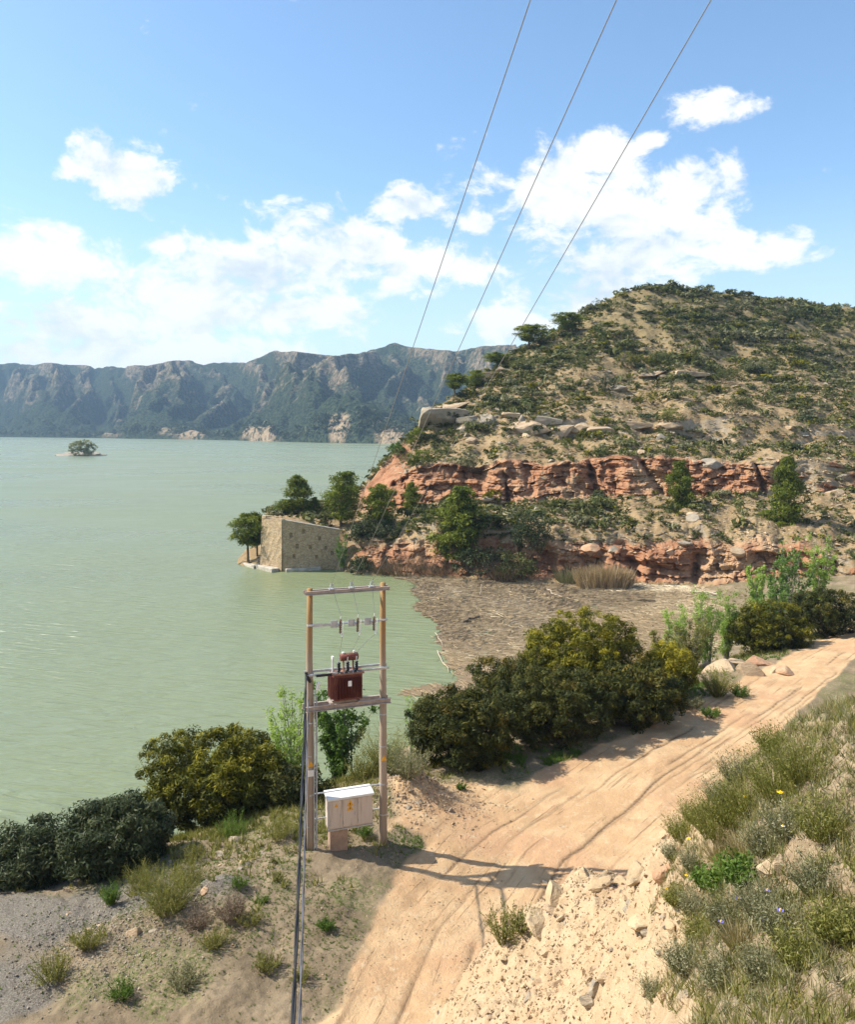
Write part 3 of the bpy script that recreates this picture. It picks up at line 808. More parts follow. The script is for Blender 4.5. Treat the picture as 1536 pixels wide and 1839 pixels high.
red = t.ramp(strata, [(.25, (.17,.082,.046)), (.45, (.30,.145,.078)), (.58, (.38,.205,.115)), (.75, (.25,.118,.066))])
red = t.mix(t.step(nA, .50, .68), red, (.42,.28,.165,1))
red = t.mix(t.step(nC, .58, .76), red, (.27,.15,.09,1))
grey = t.mix(t.step(nB, .4, .6), (.28,.235,.18,1), (.40,.33,.24,1))
cf = t.math('ADD', t.attr('cliff').outputs['Fac'], t.math('MULTIPLY', t.math('SUBTRACT', nB, .5), 1.1))
steep = t.step(sn.outputs[2], .70, .40)
c = t.mix(t.math('MULTIPLY', steep, .8), soil, grey)
c = t.mix(t.step(cf, .40, .62), c, red)
t.set(p.inputs['Base Color'], c); p.inputs['Roughness'].default_value = .95; p.inputs['Specular IOR Level'].default_value = .1
bump(t, p, t.math('ADD', nC, t.math('MULTIPLY', strata, .8)), .9, .22)
M['hill'] = m
tag(link('hill', me, M['hill']), kind='structure')
hpx_p, hpy_p = proj(HV)
def H_(px, py, nodes=None):
    """point of the hill seen at that pixel: the nearest surface point in front"""
    dd = (hpx_p-px)**2+(hpy_p-py)**2
    ok = np.nonzero(dd < 20)[0]
    if len(ok) == 0: return HV[np.argmin(dd)].copy()
    return HV[ok[np.argmin(HV[ok, 1])]].copy()

# ------------------------------------------------------------------ far mountains
mpx = np.arange(-420, 1300, 3.6)
sil = np.array([(-420,640),(-200,648),(0,650),(141,655),(200,659),(250,657),(330,647),(400,651),(440,648),(470,637),(497,628),(540,634),(600,639),(660,631),(711,616),(760,627),(810,631),(870,623),(915,620),(1000,612),(1150,600),(1500,610)], float)
sho = np.array([(-420,784),(0,785),(141,786.5),(400,790.5),(520,794),(600,796),(720,797.5),(850,799),(1500,800)], float)
crest_y = np.interp(mpx, sil[:, 0], sil[:, 1])-5*(1-np.abs(fbm(mpx*.022, mpx*0, oct=4, seed=59)))+3.5; shore_d = CAMZ*F/(np.interp(mpx, sho[:, 0], sho[:, 1])-HY)
shore_d = np.convolve(np.pad(shore_d, 20, mode='edge'), np.ones(41)/41, 'valid')
crest_d = shore_d+900+60*fbm(mpx*.01, mpx*0, seed=60)
crest_z = CAMZ+(HY-crest_y)*crest_d/F
MR = 185
tt = np.concatenate([np.linspace(-.02, 1, MR-30), np.linspace(1.01, 1.6, 30)])
T_ = tt[:, None]; D_ = shore_d[None]*(1-T_)+crest_d[None]*T_
X_ = (mpx[None]-CX)/F*D_
base = np.where(T_ <= 1, np.clip(T_, 0, 1)**1.25, 1-(T_-1)*1.2)*crest_z[None]
# spurs: run down from crest peaks, bending as they fall
warp = X_+(D_-1500)*.25+110*fbm(X_*.002, D_*.002, oct=3, seed=61)
r1 = 1-np.abs(((warp/330.0+.15) % 1)*2-1)
r2 = 1-np.abs(((warp/92.0+.4*fbm(X_*.006, D_*.003, seed=62)) % 1)*2-1)
r3 = 1-np.abs(fbm(X_*.016, D_*.006, oct=4, seed=63))
mid = np.clip(np.sin(np.pi*np.clip(T_, 0, 1)*.985)**.75, 0, 1)
spur = (r1-.5)*95*mid+(r2-.5)*50*mid*sstep(T_, .1, .5)+(1-np.abs(((warp/41.0+.5*fbm(X_*.008, D_*.004, seed=68)) % 1)*2-1)-.5)*20*mid*sstep(T_, .3, .6)+(r3-.6)*40*np.clip(mid+.12, 0, 1)*sstep(T_, 0, .2)
foot = 34*np.clip(fbm(X_*.006+4, D_*.006, oct=4, seed=64), 0, 1)*np.exp(-((T_-.12)/.1)**2)
Zm = base+spur*np.clip(crest_z[None]/170, .5, 1.4)+foot+6*fbm(X_*.03, D_*.03, oct=3, seed=65)*mid
mounds = np.zeros_like(Zm)
for (px, ht, wpx) in [(470,30,38),(610,18,20),(330,18,45),(700,20,30),(760,26,30),(195,12,30)]:
    k = np.argmin(np.abs(mpx-px)); 
    mounds = np.maximum(mounds, ht*np.exp(-((mpx[None]-px)/wpx)**4)*np.exp(-((T_-.03)/.035)**4)*(.75+.35*fbm(X_*.03, D_*.03, seed=66)))
Zm = np.maximum(Zm, mounds)
Zm = np.where(T_ > .004, np.maximum(Zm, 2.5+60*np.clip(T_, 0, 1)+3*fbm(X_*.02, D_*.02, seed=67)), Zm)
Zm = np.where(T_ < .004, np.minimum(Zm, -1.5), Zm)
# keep the crest line on the measured silhouette
py_ = HY+F*(CAMZ-Zm)/D_
exc = np.clip(crest_y[None]-py_, 0, None); Zm = Zm-exc*D_/F*.99
MV = np.stack([X_.ravel(), D_.ravel(), Zm.ravel()], 1)
MRn, MCn = Zm.shape
ii = (np.arange(MRn-1)[:, None]*MCn+np.arange(MCn-1)[None]).ravel()
bare = np.clip(sstep(r1*.45+r2*.45+r3*.3, .45, .90)*sstep(T_, .12, .5)+sstep(mounds, 6, 14), 0, 1)
me = fast_mesh('mountains', MV, np.stack([ii, ii+1, ii+MCn+1, ii+MCn], 1), {'bare': bare.ravel(), 'mound': sstep(mounds, 5, 12).ravel()}, True)
m, t, p, o = new_mat('mountain_scrub')
P_ = pos(t)
nA = t.noise(P_, .012, 5, .6); nB = t.noise(P_, .06, 6, .7); nC = t.noise(P_, .22, 3, .6)
wood = t.mix(t.step(nC, .42, .6), (.014,.024,.018,1), (.060,.076,.040,1))
bareC = t.mix(t.step(nB, .4, .6), (.16,.125,.086,1), (.275,.212,.145,1))
f = t.math('ADD', t.math('MULTIPLY', t.attr('bare').outputs['Fac'], .72), t.math('MULTIPLY', t.math('SUBTRACT', nB, .5), 2.0))
f = t.math('ADD', f, t.math('MULTIPLY', t.math('SUBTRACT', nA, .5), 1.4))
c = t.mix(t.math('MULTIPLY', t.step(f, .25, .85), t.step(t.noise(P_, .14, 3, .6), .68, .44)), wood, bareC)
mc = t.math('MULTIPLY', t.attr('mound').outputs['Fac'], t.step(t.noise(P_, .10, 4, .6), .40, .52))
c = t.mix(mc, c, (.36,.27,.175,1))
t.set(p.inputs['Base Color'], c); p.inputs['Roughness'].default_value = 1.0; p.inputs['Specular IOR Level'].default_value = 0
bump(t, p, t.math('ADD', nB, nC), 1.0, 7.0)
tag(link('mountains', me, m), kind='structure')
# ------------------------------------------------------------------ floating driftwood raft in the cove
RAFT = [WZ(*q, 0.0)[:2] for q in [(700,1033),(735,1048),(748,1075),(742,1092),(770,1110),(788,1133),(780,1150),(796,1172),(790,1190),(808,1208),(826,1222),(806,1232),(775,1228),(740,1230),(712,1237),(730,1252),(790,1262),(850,1275)]]
RAFT += [np.array(q) for q in [(9,57),(15,61),(24,66),(31,74),(33,88),(33.5,98),(36,106),(30,108)]] + [WZ(*q, 0.0)[:2] for q in [(1150,1046),(1000,1040),(850,1033),(760,1028)]]
RAFT = np.array(RAFT)
def in_poly(x, y, poly):
    ins = np.zeros(x.shape, bool); j = len(poly)-1
    for i in range(len(poly)):
        xi, yi = poly[i]; xj, yj = poly[j]
        c = ((yi > y) != (yj > y)) & (x < (xj-xi)*(y-yi)/(yj-yi+1e-12)+xi)
        ins ^= c; j = i
    return ins
gx, gy = np.meshgrid(np.arange(-6, 40, .22), np.arange(54, 112, .30))
wx = gx+.7*fbm(gx*.35, gy*.35, oct=4, seed=81)+.25*fbm(gx*2, gy*2, seed=83); wy = gy+1.1*fbm(gx*.3, gy*.3, oct=4, seed=82)
ins = in_poly(wx, wy, RAFT)
rz = .05+.05*fbm(gx*.8, gy*.8, oct=4, seed=84)+.03*fbm(gx*3, gy*3, seed=85)
nr, nc = gx.shape
ii = (np.arange(nr-1)[:, None]*nc+np.arange(nc-1)[None])
okf = (ins[:-1, :-1] & ins[1:, 1:] & ins[1:, :-1] & ins[:-1, 1:])
q = ii[okf].ravel(); Fc = np.stack([q, q+1, q+nc+1, q+nc], 1); used = np.unique(Fc)
rm = np.full(gx.size, -1); rm[used] = np.arange(len(used))
m, t, p, o = new_mat('driftwood_raft')
P_ = pos(t)
rot = t.add('ShaderNodeMapping'); rot.inputs['Rotation'].default_value = (0, 0, math.radians(28)); t.set(rot.inputs[0], P_)
nA = t.noise(t.scalev(rot.outputs[0], (.25, 1, 1)), 1.2, 6, .65, .8); nB = t.noise(P_, .12, 4, .5)
c = t.mix(t.step(nA, .35, .65), (.145,.102,.054,1), (.22,.16,.088,1)); c = t.mix(t.step(nB, .45, .65), c, (.18,.13,.078,1))
t.set(p.inputs['Base Color'], c); p.inputs['Roughness'].default_value = .95; bump(t, p, nA, .6, .08)
tag(link('driftwood_raft', fast_mesh('driftwood_raft', np.stack([gx.ravel(), gy.ravel(), rz.ravel()], 1)[used], rm[Fc], None, True), m),
    'brown mat of floating driftwood filling the cove', 'driftwood', None, 'stuff')
r = np.random.default_rng(90)
sel = r.choice(np.nonzero(ins.ravel())[0], 17000)
B = np.stack([gx.ravel()[sel], gy.ravel()[sel], rz.ravel()[sel]+.03], 1); B[:, :2] += r.normal(scale=.2, size=(len(B), 2))
flow = math.radians(-14)+1.1*fbm(B[:, 0]*.09, B[:, 1]*.06, oct=2, seed=86)+r.normal(scale=.35, size=len(B))
flow = np.where(r.random(len(B)) < .2, r.uniform(0, 6.28, len(B)), flow)
D = np.stack([np.cos(flow), np.sin(flow), r.normal(scale=.06, size=len(B))], 1)
L = r.gamma(2.0, .26, len(B))+.15; wd = r.uniform(.012, .030, len(B))*np.clip(B[:, 1]/70, .8, 1.5)
S_ = unit(np.cross(D, (0, 0, 1.0)))*wd[:, None]; U_ = np.tile((0, 0, 1.0), (len(B), 1))*wd[:, None]*1.3
E = B+D*L[:, None]
V = np.stack([B-S_, B+U_, B+S_, E-S_*.6, E+U_*.6, E+S_*.6], 1).reshape(-1, 3); k = np.arange(len(B))*6
Fc = np.concatenate([np.stack([k, k+1, k+4, k+3], 1), np.stack([k+1, k+2, k+5, k+4], 1)])
patch = sstep(fbm(B[:, 0]*.12, B[:, 1]*.12, oct=3, seed=87), -.2, .5)
far_edge = sstep(B[:, 1], 99, 104)*sstep(B[:, 0], 18, 24)
tint = np.clip(r.normal(.32, .17, len(B))+.28*patch+.5*far_edge, 0, 1)
tag(link('driftwood_twigs', fast_mesh('driftwood_twigs', V, Fc, {'tint': np.repeat(tint, 6)}), M['twig']), 'loose sticks and canes strewn over the floating driftwood', 'twigs', None, 'stuff')
M['log_pale'] = bark_mat('pale_driftwood', (.36,.29,.21), (.55,.47,.36))
M['log_dark'] = bark_mat('dark_driftwood', (.07,.055,.04), (.15,.12,.09))
def log(label, a, b, rad, mat, wob=.15):
    a = np.array(a, float); b = np.array(b, float); n = 6; pts = []
    rr = np.random.default_rng(int(abs(a[0]*97+b[1]*31)))
    for i in range(n):
        u = i/(n-1); pts.append(a*(1-u)+b*u+rr.normal(scale=wob, size=3)*np.array([1, 1, .25])*np.sin(u*3.14))
    mb = MB(); mb.tube(pts, [rad*(1-.5*i/(n-1)) for i in range(n)], 7)
    k = 3; mb.tube([pts[k], pts[k]+(pts[k+1]-pts[k])*.7+np.array([.3, .2, .25])*np.linalg.norm(b-a)*.18], [rad*.5, rad*.15], 5)
    tag(mb.build('driftwood_log', M[mat], None, True), label, 'log')
def wl(px, py, z=.12): return WZ(px, py, z)
log('pale stick standing upright out of the floating driftwood', wl(863,1069), wl(863,1069)+np.array([.15,0,1.3]), .09, 'log_pale', .05)
log('short dark log on the middle of the driftwood mat', wl(832,1116,.2), wl(862,1107,.25), .16, 'log_dark')
log('long pale branch along the water edge of the driftwood mat', wl(786,1168), wl(806,1206), .05, 'log_pale')
log('slim pale cane curving at the driftwood edge, nearest the transformer poles', wl(782,1136), wl(796,1160), .04, 'log_pale')
log('pale trunk lying across the far side of the driftwood mat', wl(983,1058), wl(1010,1072), .07, 'log_pale')
log('dark trunk lying on driftwood below the dry reeds', wl(1145,1077,.2), wl(1178,1079,.2), .13, 'log_dark')
log('bleached trunk stranded under the undercut red cliff', wl(1240,1061,.3), wl(1300,1068,.3), .14, 'log_pale')

# ------------------------------------------------------------------ stone abutment on the point
A = WZ(470, 1011, .7); C = WZ(508, 1023, .25); Bq = np.array([-12.6, 119.2, .2]); A = np.array([A[0], A[1], 0])
zt = 7.15; zr = 5.45; BZ = -.6
m, t, p, o = new_mat('old_masonry')
P_ = pos(t)
vor = t.add('ShaderNodeTexVoronoi'); vor.feature = 'DISTANCE_TO_EDGE'; t.set(vor.inputs['Vector'], t.scalev(P_, (1, 1, 1.5))); vor.inputs['Scale'].default_value = 4.6
vc = t.add('ShaderNodeTexVoronoi'); t.set(vc.inputs['Vector'], t.scalev(P_, (1, 1, 1.5))); vc.inputs['Scale'].default_value = 4.6
sc_ = t.add('ShaderNodeSeparateColor'); t.set(sc_.inputs[0], vc.outputs['Color'])
c = t.ramp(sc_.outputs[0], [(0, (.30,.20,.105)), (.5, (.44,.31,.17)), (1, (.54,.41,.25))])
c = t.mix(t.step(vor.outputs['Distance'], .10, .02), c, (.34,.28,.20,1))
c = t.mix(t.math('MULTIPLY', t.step(t.noise(t.scalev(P_, (1, 1, .25)), .9, 5, .6), .52, .72), .35), c, (.20,.155,.10,1))
t.set(p.inputs['Base Color'], c); p.inputs['Roughness'].default_value = .95; bump(t, p, vor.outputs['Distance'], .8, .12)
M['masonry'] = m
M['concrete'] = flat_mat('weathered_concrete', (.42,.38,.31), .9, 0, .3, 1.5)
M['darkhole'] = flat_mat('hole_lining', (.10,.08,.055), .95)
ab = thing('stone_abutment', 'tall ruined stone abutment standing in the lake at the headland point', 'ruin', (0, 0, 0))
def wall_panel(a, b, za, zb, thick, name, mat, nu=14, nv=9, holes=(), batter=.35):
    """masonry face from a to b (plan), top heights za to zb, battered, with recessed put-log holes"""
    a = np.array(a[:2]); b = np.array(b[:2]); e = (b-a)/np.linalg.norm(b-a); nn = np.array([e[1], -e[0]])
    bm = bmesh.new(); grid = {}; Lw = np.linalg.norm(b-a)
    us = np.linspace(0, 1, nu+1); rr = np.random.default_rng(int(Lw*100))
    for iu, u in enumerate(us):
        top = za*(1-u)+zb*u
        for iv in range(nv+1):
            v = iv/nv; z = BZ+(top-BZ)*v
            off = batter*(1-v)+(rr.normal()*.03 if 0 < iv < nv else 0)
            q = a+e*u*Lw+nn*off
            grid[iu, iv] = bm.verts.new((q[0], q[1], z))
    faces = {}
    for iu in range(nu):
        for iv in range(nv):
            faces[iu, iv] = bm.faces.new((grid[iu, iv], grid[iu+1, iv], grid[iu+1, iv+1], grid[iu, iv+1]))
    for (iu, iv) in holes:
        f = faces[iu, iv]
        bmesh.ops.inset_individual(bm, faces=[f], thickness=.10, depth=0)
        cc_ = f.calc_center_median()
        for vtx in f.verts:
            dv = vtx.co-cc_; dh = dv.x*e[0]+dv.y*e[1]
            vtx.co = cc_+Vector((e[0]*math.copysign(.11, dh), e[1]*math.copysign(.11, dh), math.copysign(.13, dv.z)))
        for vtx in f.verts:
            vtx.co.x -= nn[0]*.35; vtx.co.y -= nn[1]*.35
    # top and back
    for iu in range(nu):
        t1, t2 = grid[iu, nv], grid[iu+1, nv]
        q1 = bm.verts.new((t1.co.x-nn[0]*thick, t1.co.y-nn[1]*thick, t1.co.z)); q2 = bm.verts.new((t2.co.x-nn[0]*thick, t2.co.y-nn[1]*thick, t2.co.z))
        bm.faces.new((t1, t2, q2, q1))
        q3 = bm.verts.new((q1.co.x, q1.co.y, BZ)); q4 = bm.verts.new((q2.co.x, q2.co.y, BZ)); bm.faces.new((q1, q2, q4, q3))
    bmesh.ops.remove_doubles(bm, verts=bm.verts, dist=.001)
    me = bpy.data.meshes.new(name); bm.to_mesh(me); bm.free()
    return link(name, me, mat, ab)
tag(wall_panel(A, C, zt, zt, .9, 'wall', M['masonry'], 8, 9), 'sunlit short side of the abutment')
tag(wall_panel(C, Bq, zt, zr, .9, 'wall', M['masonry'], 18, 10, [(2,7),(6,8),(11,7),(4,5),(8,5),(13,5),(3,3),(10,3),(15,4)]), 'long shaded side of the abutment with rows of small square holes')
e1 = unit((C-A)*np.array([1, 1, 0])); e2 = unit((Bq-C)*np.array([1, 1, 0]))
n2_ = np.array([e2[1], -e2[0], 0]); n1_ = np.array([e1[1], -e1[0], 0])
mb = MB(); c0 = np.array([C[0], C[1], zt+.07]); c1 = np.array([Bq[0], Bq[1], zr+.07]); ax = unit(c1-c0)
mb.box((c0+c1)/2-n2_*.32, (np.linalg.norm(c1-c0)+.2, .85, .14), ax, -n2_, np.cross(ax, -n2_)); mb.build('coping', M['concrete'], ab, False, .03)
mb = MB(); mb.box(np.array([C[0], C[1], (zt+BZ)/2])+np.array([-.04, .26, 0]), (.55, .55, zt-BZ+.5), e2, -n2_, (0, 0, 1)); mb.build('corner_pillar', M['masonry'], ab, False, .04)
mb = MB(); mb.box(np.array([A[0], A[1], zt+.18])+e1*.5-n1_*.3, (.9, .7, .5), e1, -n1_); mb.build('parapet_block', M['masonry'], ab, False, .04)
for k in range(2):
    mb = MB(); mb.tube([np.array([A[0], A[1], zt+.2+.22*k])+e1*.9-n1_*.1, np.array([C[0], C[1], zt+.2+.22*k])-e1*.3-n1_*.1], .06, 6); mb.build('railing_beam', M['rock_tan'], ab)
def slab(label, pts, z0, z1):
    bm = bmesh.new(); lo = [bm.verts.new((x, y, z0)) for x, y in pts]; hi = [bm.verts.new((x, y, z1)) for x, y in pts]; n = len(pts)
    bm.faces.new(hi); bm.faces.new(lo[::-1])
    for i in range(n): bm.faces.new((lo[i], lo[(i+1) % n], hi[(i+1) % n], hi[i]))
    bmesh.ops.bevel(bm, geom=list(bm.edges), offset=.05, segments=1, affect='EDGES')
    me = bpy.data.meshes.new('concrete_slab'); bm.to_mesh(me); bm.free()
    tag(link('concrete_slab', me, M['concrete']), label, 'slab')
P2 = lambda px, py, z: tuple(WZ(px, py, z)[:2])
slab('flat concrete slab at the waterline below the abutment corner', [P2(458,1014,.5), P2(488,1022,.5), P2(501,1020,.5), P2(478,1009,.5)], -.8, .5)
slab('low concrete footing under the shaded side of the abutment', [(C[0]+.6, C[1]-.75), (C[0]+5.2, C[1]+1.1), (C[0]+4.8, C[1]+2.0), (C[0]+.2, C[1]+.2)], -.8, .45)
slab('small concrete slab under the leaning pines at the water', [P2(437,1011,.35), P2(456,1017,.35), P2(464,1012,.35), P2(446,1006,.35)], -.8, .35)

# ------------------------------------------------------------------ pines and trees of the headland
pA = make_pine(1, 7, 2.0, .06, 11); pB = make_pine(2, 7, 1.9, .08, 10); pC = make_pine(3, 7, 2.3, .05, 10, per=76); pD = make_pine(4, 7, 2.6, .34, 9, .36, 85, .85, True); pE = make_pine(5, 7, 1.9, .04, 12)
def hill_tree(proto, foot, top, width_px, label, rot, mat='pine', d=None, nat=4.5, name='pine_tree', sink=.15):
    """foot and top are photo rows; the trunk stands on the hill surface"""
    Pt = H_(*foot) if d is None else W(foot[0], foot[1], d)
    h = (foot[1]-top)*Pt[1]/F; wd = width_px*Pt[1]/F
    t = put_pine(proto, name, label, Pt-np.array([0, 0, sink]), 1, rot, 1, None, mat)
    s = wd/nat; t.scale = (s, s, h/7.0)
    return t
hill_tree(pD, (447,1003), 922, 62, 'leaning umbrella pine at the water beside the sunlit abutment side', .4, d=121.5, nat=4.9)
hill_tree(pD, (462,1001), 926, 50, 'second leaning pine, between the umbrella pine and the abutment', 2.3, d=122.5, nat=4.9)
hill_tree(pA, (535,926), 854, 52, 'dark upright pine on the flat top behind the abutment', 1.0, d=131)
hill_tree(pC, (508,928), 896, 36, 'small round pine at the foot of the dark upright pine', 2.0, d=131, nat=4.6)
hill_tree(pB, (565,926), 892, 26, 'little dark pine between the two tall pines behind the abutment', 4.0, d=132)
hill_tree(pC, (612,940), 846, 66, 'tallest pine at the inner end of the abutment', .3, d=124.5)
hill_tree(pA, (680,945), 870, 62, 'bushy pine in front of the pale red slope, beside the tallest pine', 5.0, d=122.5)
hill_tree(pB, (738,928), 866, 36, 'slim light green pine against the red slope', 2.8, d=126)
hill_tree(pE, (818,1008), 874, 92, 'big bright green pine growing below the headland ledge', 1.7, d=114)
hill_tree(pE, (1225,918), 828, 52, 'single pine standing before the upper red cliff', 3.9, d=120)
hill_tree(pA, (1418,960), 822, 62, 'tall pine by the red cliffs, at the rim of the view', 2.2, d=112)
hill_tree(pC, (1375,965), 915, 58, 'low dark round pine next to the tall pine by the cliffs', 1.2, 'holm', d=113, nat=4.6)
hill_tree(pD, (952,622), 580, 66, 'wide ridge pine standing out against the sky and clouds', .9, 'pine', nat=4.9)
hill_tree(pD, (1018,598), 558, 58, 'grey-green pine on the ridge, uphill of the wide ridge pine', 3.3, 'scrub', nat=4.9)
hill_tree(pD, (815,705), 666, 46, 'open-crowned pine on the skyline before the blue mountains', 1.4, 'pine', nat=4.9)
hill_tree(pC, (853,690), 660, 38, 'bright round pine touching the open-crowned skyline pine', .2, 'pine', nat=4.6)
hill_tree(pD, (890,655), 630, 44, 'pale low pine on the skyline above the sandstone rocks', 5.2, 'pine', nat=4.9)

def hill_bush(foot, top, width_px, label, mat, seed, d=None, name='shrub', cat='shrub', leaf=.22, n=60, per=34, cr=.48, group=None):
    Pt = H_(*foot) if d is None else W(foot[0], foot[1], d)
    h = max((foot[1]-top)*Pt[1]/F, .4); w = width_px*Pt[1]/F/2
    r = np.random.default_rng(seed)
    lobes = [(r.normal()*.35*w, r.normal()*.25*w, h*r.uniform(.35, .55), w*r.uniform(.5, .75), w*r.uniform(.5, .7), h*r.uniform(.38, .5)) for _ in range(4)]
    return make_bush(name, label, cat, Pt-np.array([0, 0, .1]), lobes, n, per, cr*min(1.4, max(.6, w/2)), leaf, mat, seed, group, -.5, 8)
hill_bush((950,1005), 918, 88, 'large dark evergreen shrub against the lower red cliff', 'holm', 11, 110.5, n=150, cr=.6)
hill_bush((935,1040), 990, 80, 'olive shrub under the large dark evergreen, at the driftwood edge', 'scrub', 12, 109, n=90)
hill_bush((860,1035), 975, 90, 'dark tangled shrub at the foot of the bright green pine', 'holm', 13, 110.8, n=110)
hill_bush((748,842), 806, 46, 'round green shrub on top of the pale red slope', 'pine', 14)
hill_bush((848,842), 815, 36, 'grey-green shrub above the overhang of the red cliff', 'grey_scrub', 15)
hill_bush((690,970), 928, 70, 'deep dark shrub under the pines beside the abutment', 'holm', 16, 120, n=120)
hill_bush((640,975), 938, 60, 'dark shrub behind the willow sapling at the abutment', 'holm', 17, 120.2, n=90)
hill_bush((650,1027), 1000, 60, 'low dark shrub at the waterline beside the abutment', 'holm', 18, 115.3, n=80)
hill_bush((742,800), 760, 40, 'green shrub on the skyline edge above the lake', 'pine', 19, n=70)
hill_bush((715,818), 785, 36, 'yellow-green shrub low on the skyline edge over the lake', 'poplar', 20, n=60)
hill_bush((1045,676), 630, 38, 'tall grey-green shrub midway up the slope', 'scrub', 21)
hill_bush((1140,655), 625, 56, 'spreading yellow-green shrub on the middle of the slope', 'mastic', 22, n=90)
hill_bush((1185,650), 626, 40, 'dark green shrub beside the spreading yellow-green one', 'scrub', 23)
hill_bush((1085,702), 672, 46, 'dark shrub below the tall grey-green shrub', 'holm', 24)
hill_bush((1318,563), 534, 52, 'dark bush near the summit skyline', 'holm', 25, n=80)
hill_bush((1170,722), 695, 40, 'yellow-green shrub on the lower middle slope', 'mastic', 26)
hill_bush((1362,668), 640, 40, 'blue-green round shrub on the upper slope, alone', 'grey_scrub', 27)
hill_bush((1300,685), 655, 56, 'wide dark shrub downhill of the blue-green round shrub', 'scrub', 28, n=80)
hill_bush((1210,755), 728, 52, 'brownish shrub just above the sandstone ledges', 'broom', 29)
hill_bush((1325,742), 705, 60, 'dark shrub thicket on the lower slope near the view edge', 'scrub', 30, n=80)
hill_bush((1410,580), 545, 60, 'dark bush on the summit shoulder at the view edge', 'holm', 31, n=80)
hill_bush((1090,560), 530, 70, 'low dark bush on the rising skyline ridge', 'scrub', 32, n=80)
hill_bush((497,926), 914, 26, 'small grey shrub on top of the abutment', 'grey_scrub', 33, 124, n=30)
hill_bush((585,938), 918, 34, 'low shrub behind the sloping coping of the abutment', 'scrub', 34, 124, n=40)

# bare brush and reeds along the foot of the headland
for k, (px, py, top, w, lab) in enumerate([(725,1032,985,52,'bare brown brush at the waterline next to the driftwood'),(768,1033,990,44,'thin dry brush at the shore below the pale bank'),
        (800,1034,1000,40,'dark bare brush just short of the bright green pine'),(690,1030,1003,40,'low bare brush at the shore below the shrubs of the abutment'),(905,1042,1000,44,'tangle of bare twigs left of the olive shore shrub'),(1020,1046,1012,36,'grey-green brush clump touching the dry reeds')]):
    Pt = W(px, py, 20*F/(py-HY)-.4); Pt[2] = .1
    h = (py-top)*Pt[1]/F; ww = w*Pt[1]/F/2
    t = thing('dry_brush', lab, 'brush', Pt)
    link('twig', blade_tuft_mesh(420, h*1.05, ww*1.6, .05, .75, 400+k, .55, .1), M['brush' if k < 5 else 'grey_scrub'], t)
Pt = W(1085, 1054, 104.6); Pt[2] = .15
t = thing('reed_clump', 'fan of dry straw-coloured reeds at the foot of the red cliff', 'reeds', Pt)
r = np.random.default_rng(420); n = 2600
bx = r.uniform(-3.3, 3.3, n); B = np.stack([bx, r.normal(scale=.7, size=n), np.zeros(n)], 1)
D = unit(np.stack([.10*bx+.12*r.normal(size=n), .2*r.normal(size=n), np.ones(n)], 1))
V, Fc = blades(B, D, (3.1-.10*bx**2*.8)*r.uniform(.5, 1.05, n), .055*r.uniform(.7, 1.3, n), r, .12)
link('stem', fast_mesh('stem', V, Fc, {'tint': np.repeat(np.clip(r.normal(.5, .2, n), 0, 1), 6)}), M['reed'], t)
make_sapling('willow_sapling', 'light green willow sapling growing against the shaded abutment side', W(615, 1022, 116.2), 5.0, 9, 1.9, .26, 20, 'poplar', 440)

# ------------------------------------------------------------------ scrub over the hill: 300 larger shrubs as things, the rest as one mass
fc = HV[HF]; nrm = np.cross(fc[:, 2]-fc[:, 0], fc[:, 3]-fc[:, 1]); area = np.linalg.norm(nrm, axis=1)/2; nrm = unit(nrm)
cen = fc.mean(1); cpx, cpy = proj(cen)
crow = np.repeat(hs[:-1], HCn-1); ccl = cliff_attr.ravel()[HF].mean(1); cup = upper.ravel()[HF].mean(1)
facing = (nrm*unit(np.array([0, 0, CAMZ])-cen)).sum(1)
clump = .5+.55*fbm(cen[:, 0]*.09, cen[:, 1]*.09, oct=4, seed=500)
wgt = area*(cen[:, 2] > .7)*(ccl < .55)*(crow > 2.2)*(crow < 10.6)*np.where((cpx < 640) & (crow < 4.2), .3, 1)*(.12+1.2*np.clip(clump, 0, 1)**1.6)*(1.15-.40*cup)*(np.abs(nrm[:, 2]) > .35)
wgt *= np.where((cpx > 640) & (cpx < 740) & (crow > 5) & (crow < 8), .25, 1)*np.where((cpx > 380) & (cpx < 1640), 1, .35)
r = np.random.default_rng(510)
def scrub_proto(seed, n=22, per=12, leaf=.34):
    rr = np.random.default_rng(seed)
    lobes = [(rr.normal()*.3, rr.normal()*.3, .32, .55, .55, .36) for _ in range(4)]
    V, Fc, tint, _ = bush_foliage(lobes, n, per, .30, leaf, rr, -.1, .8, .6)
    return V, Fc, tint
sp_big = [scrub_proto(520+i, 40, 15, .20) for i in range(6)]
kinds = [('scrub', 'dark green'), ('grey_scrub', 'grey-green'), ('mastic', 'olive green'), ('holm', 'blackish green')]
big_me = {}
for i, (V, Fc, tint) in enumerate(sp_big):
    for km, _ in kinds:
        me = fast_mesh('shrub_foliage', V, Fc, {'tint': tint}); me.materials.append(M[km]); big_me[i, km] = me
pv_ = wgt*(.35+cup*.5+.4*(crow > 7))*(cpx > 640)*(cpx < 1500)*(facing > 0)
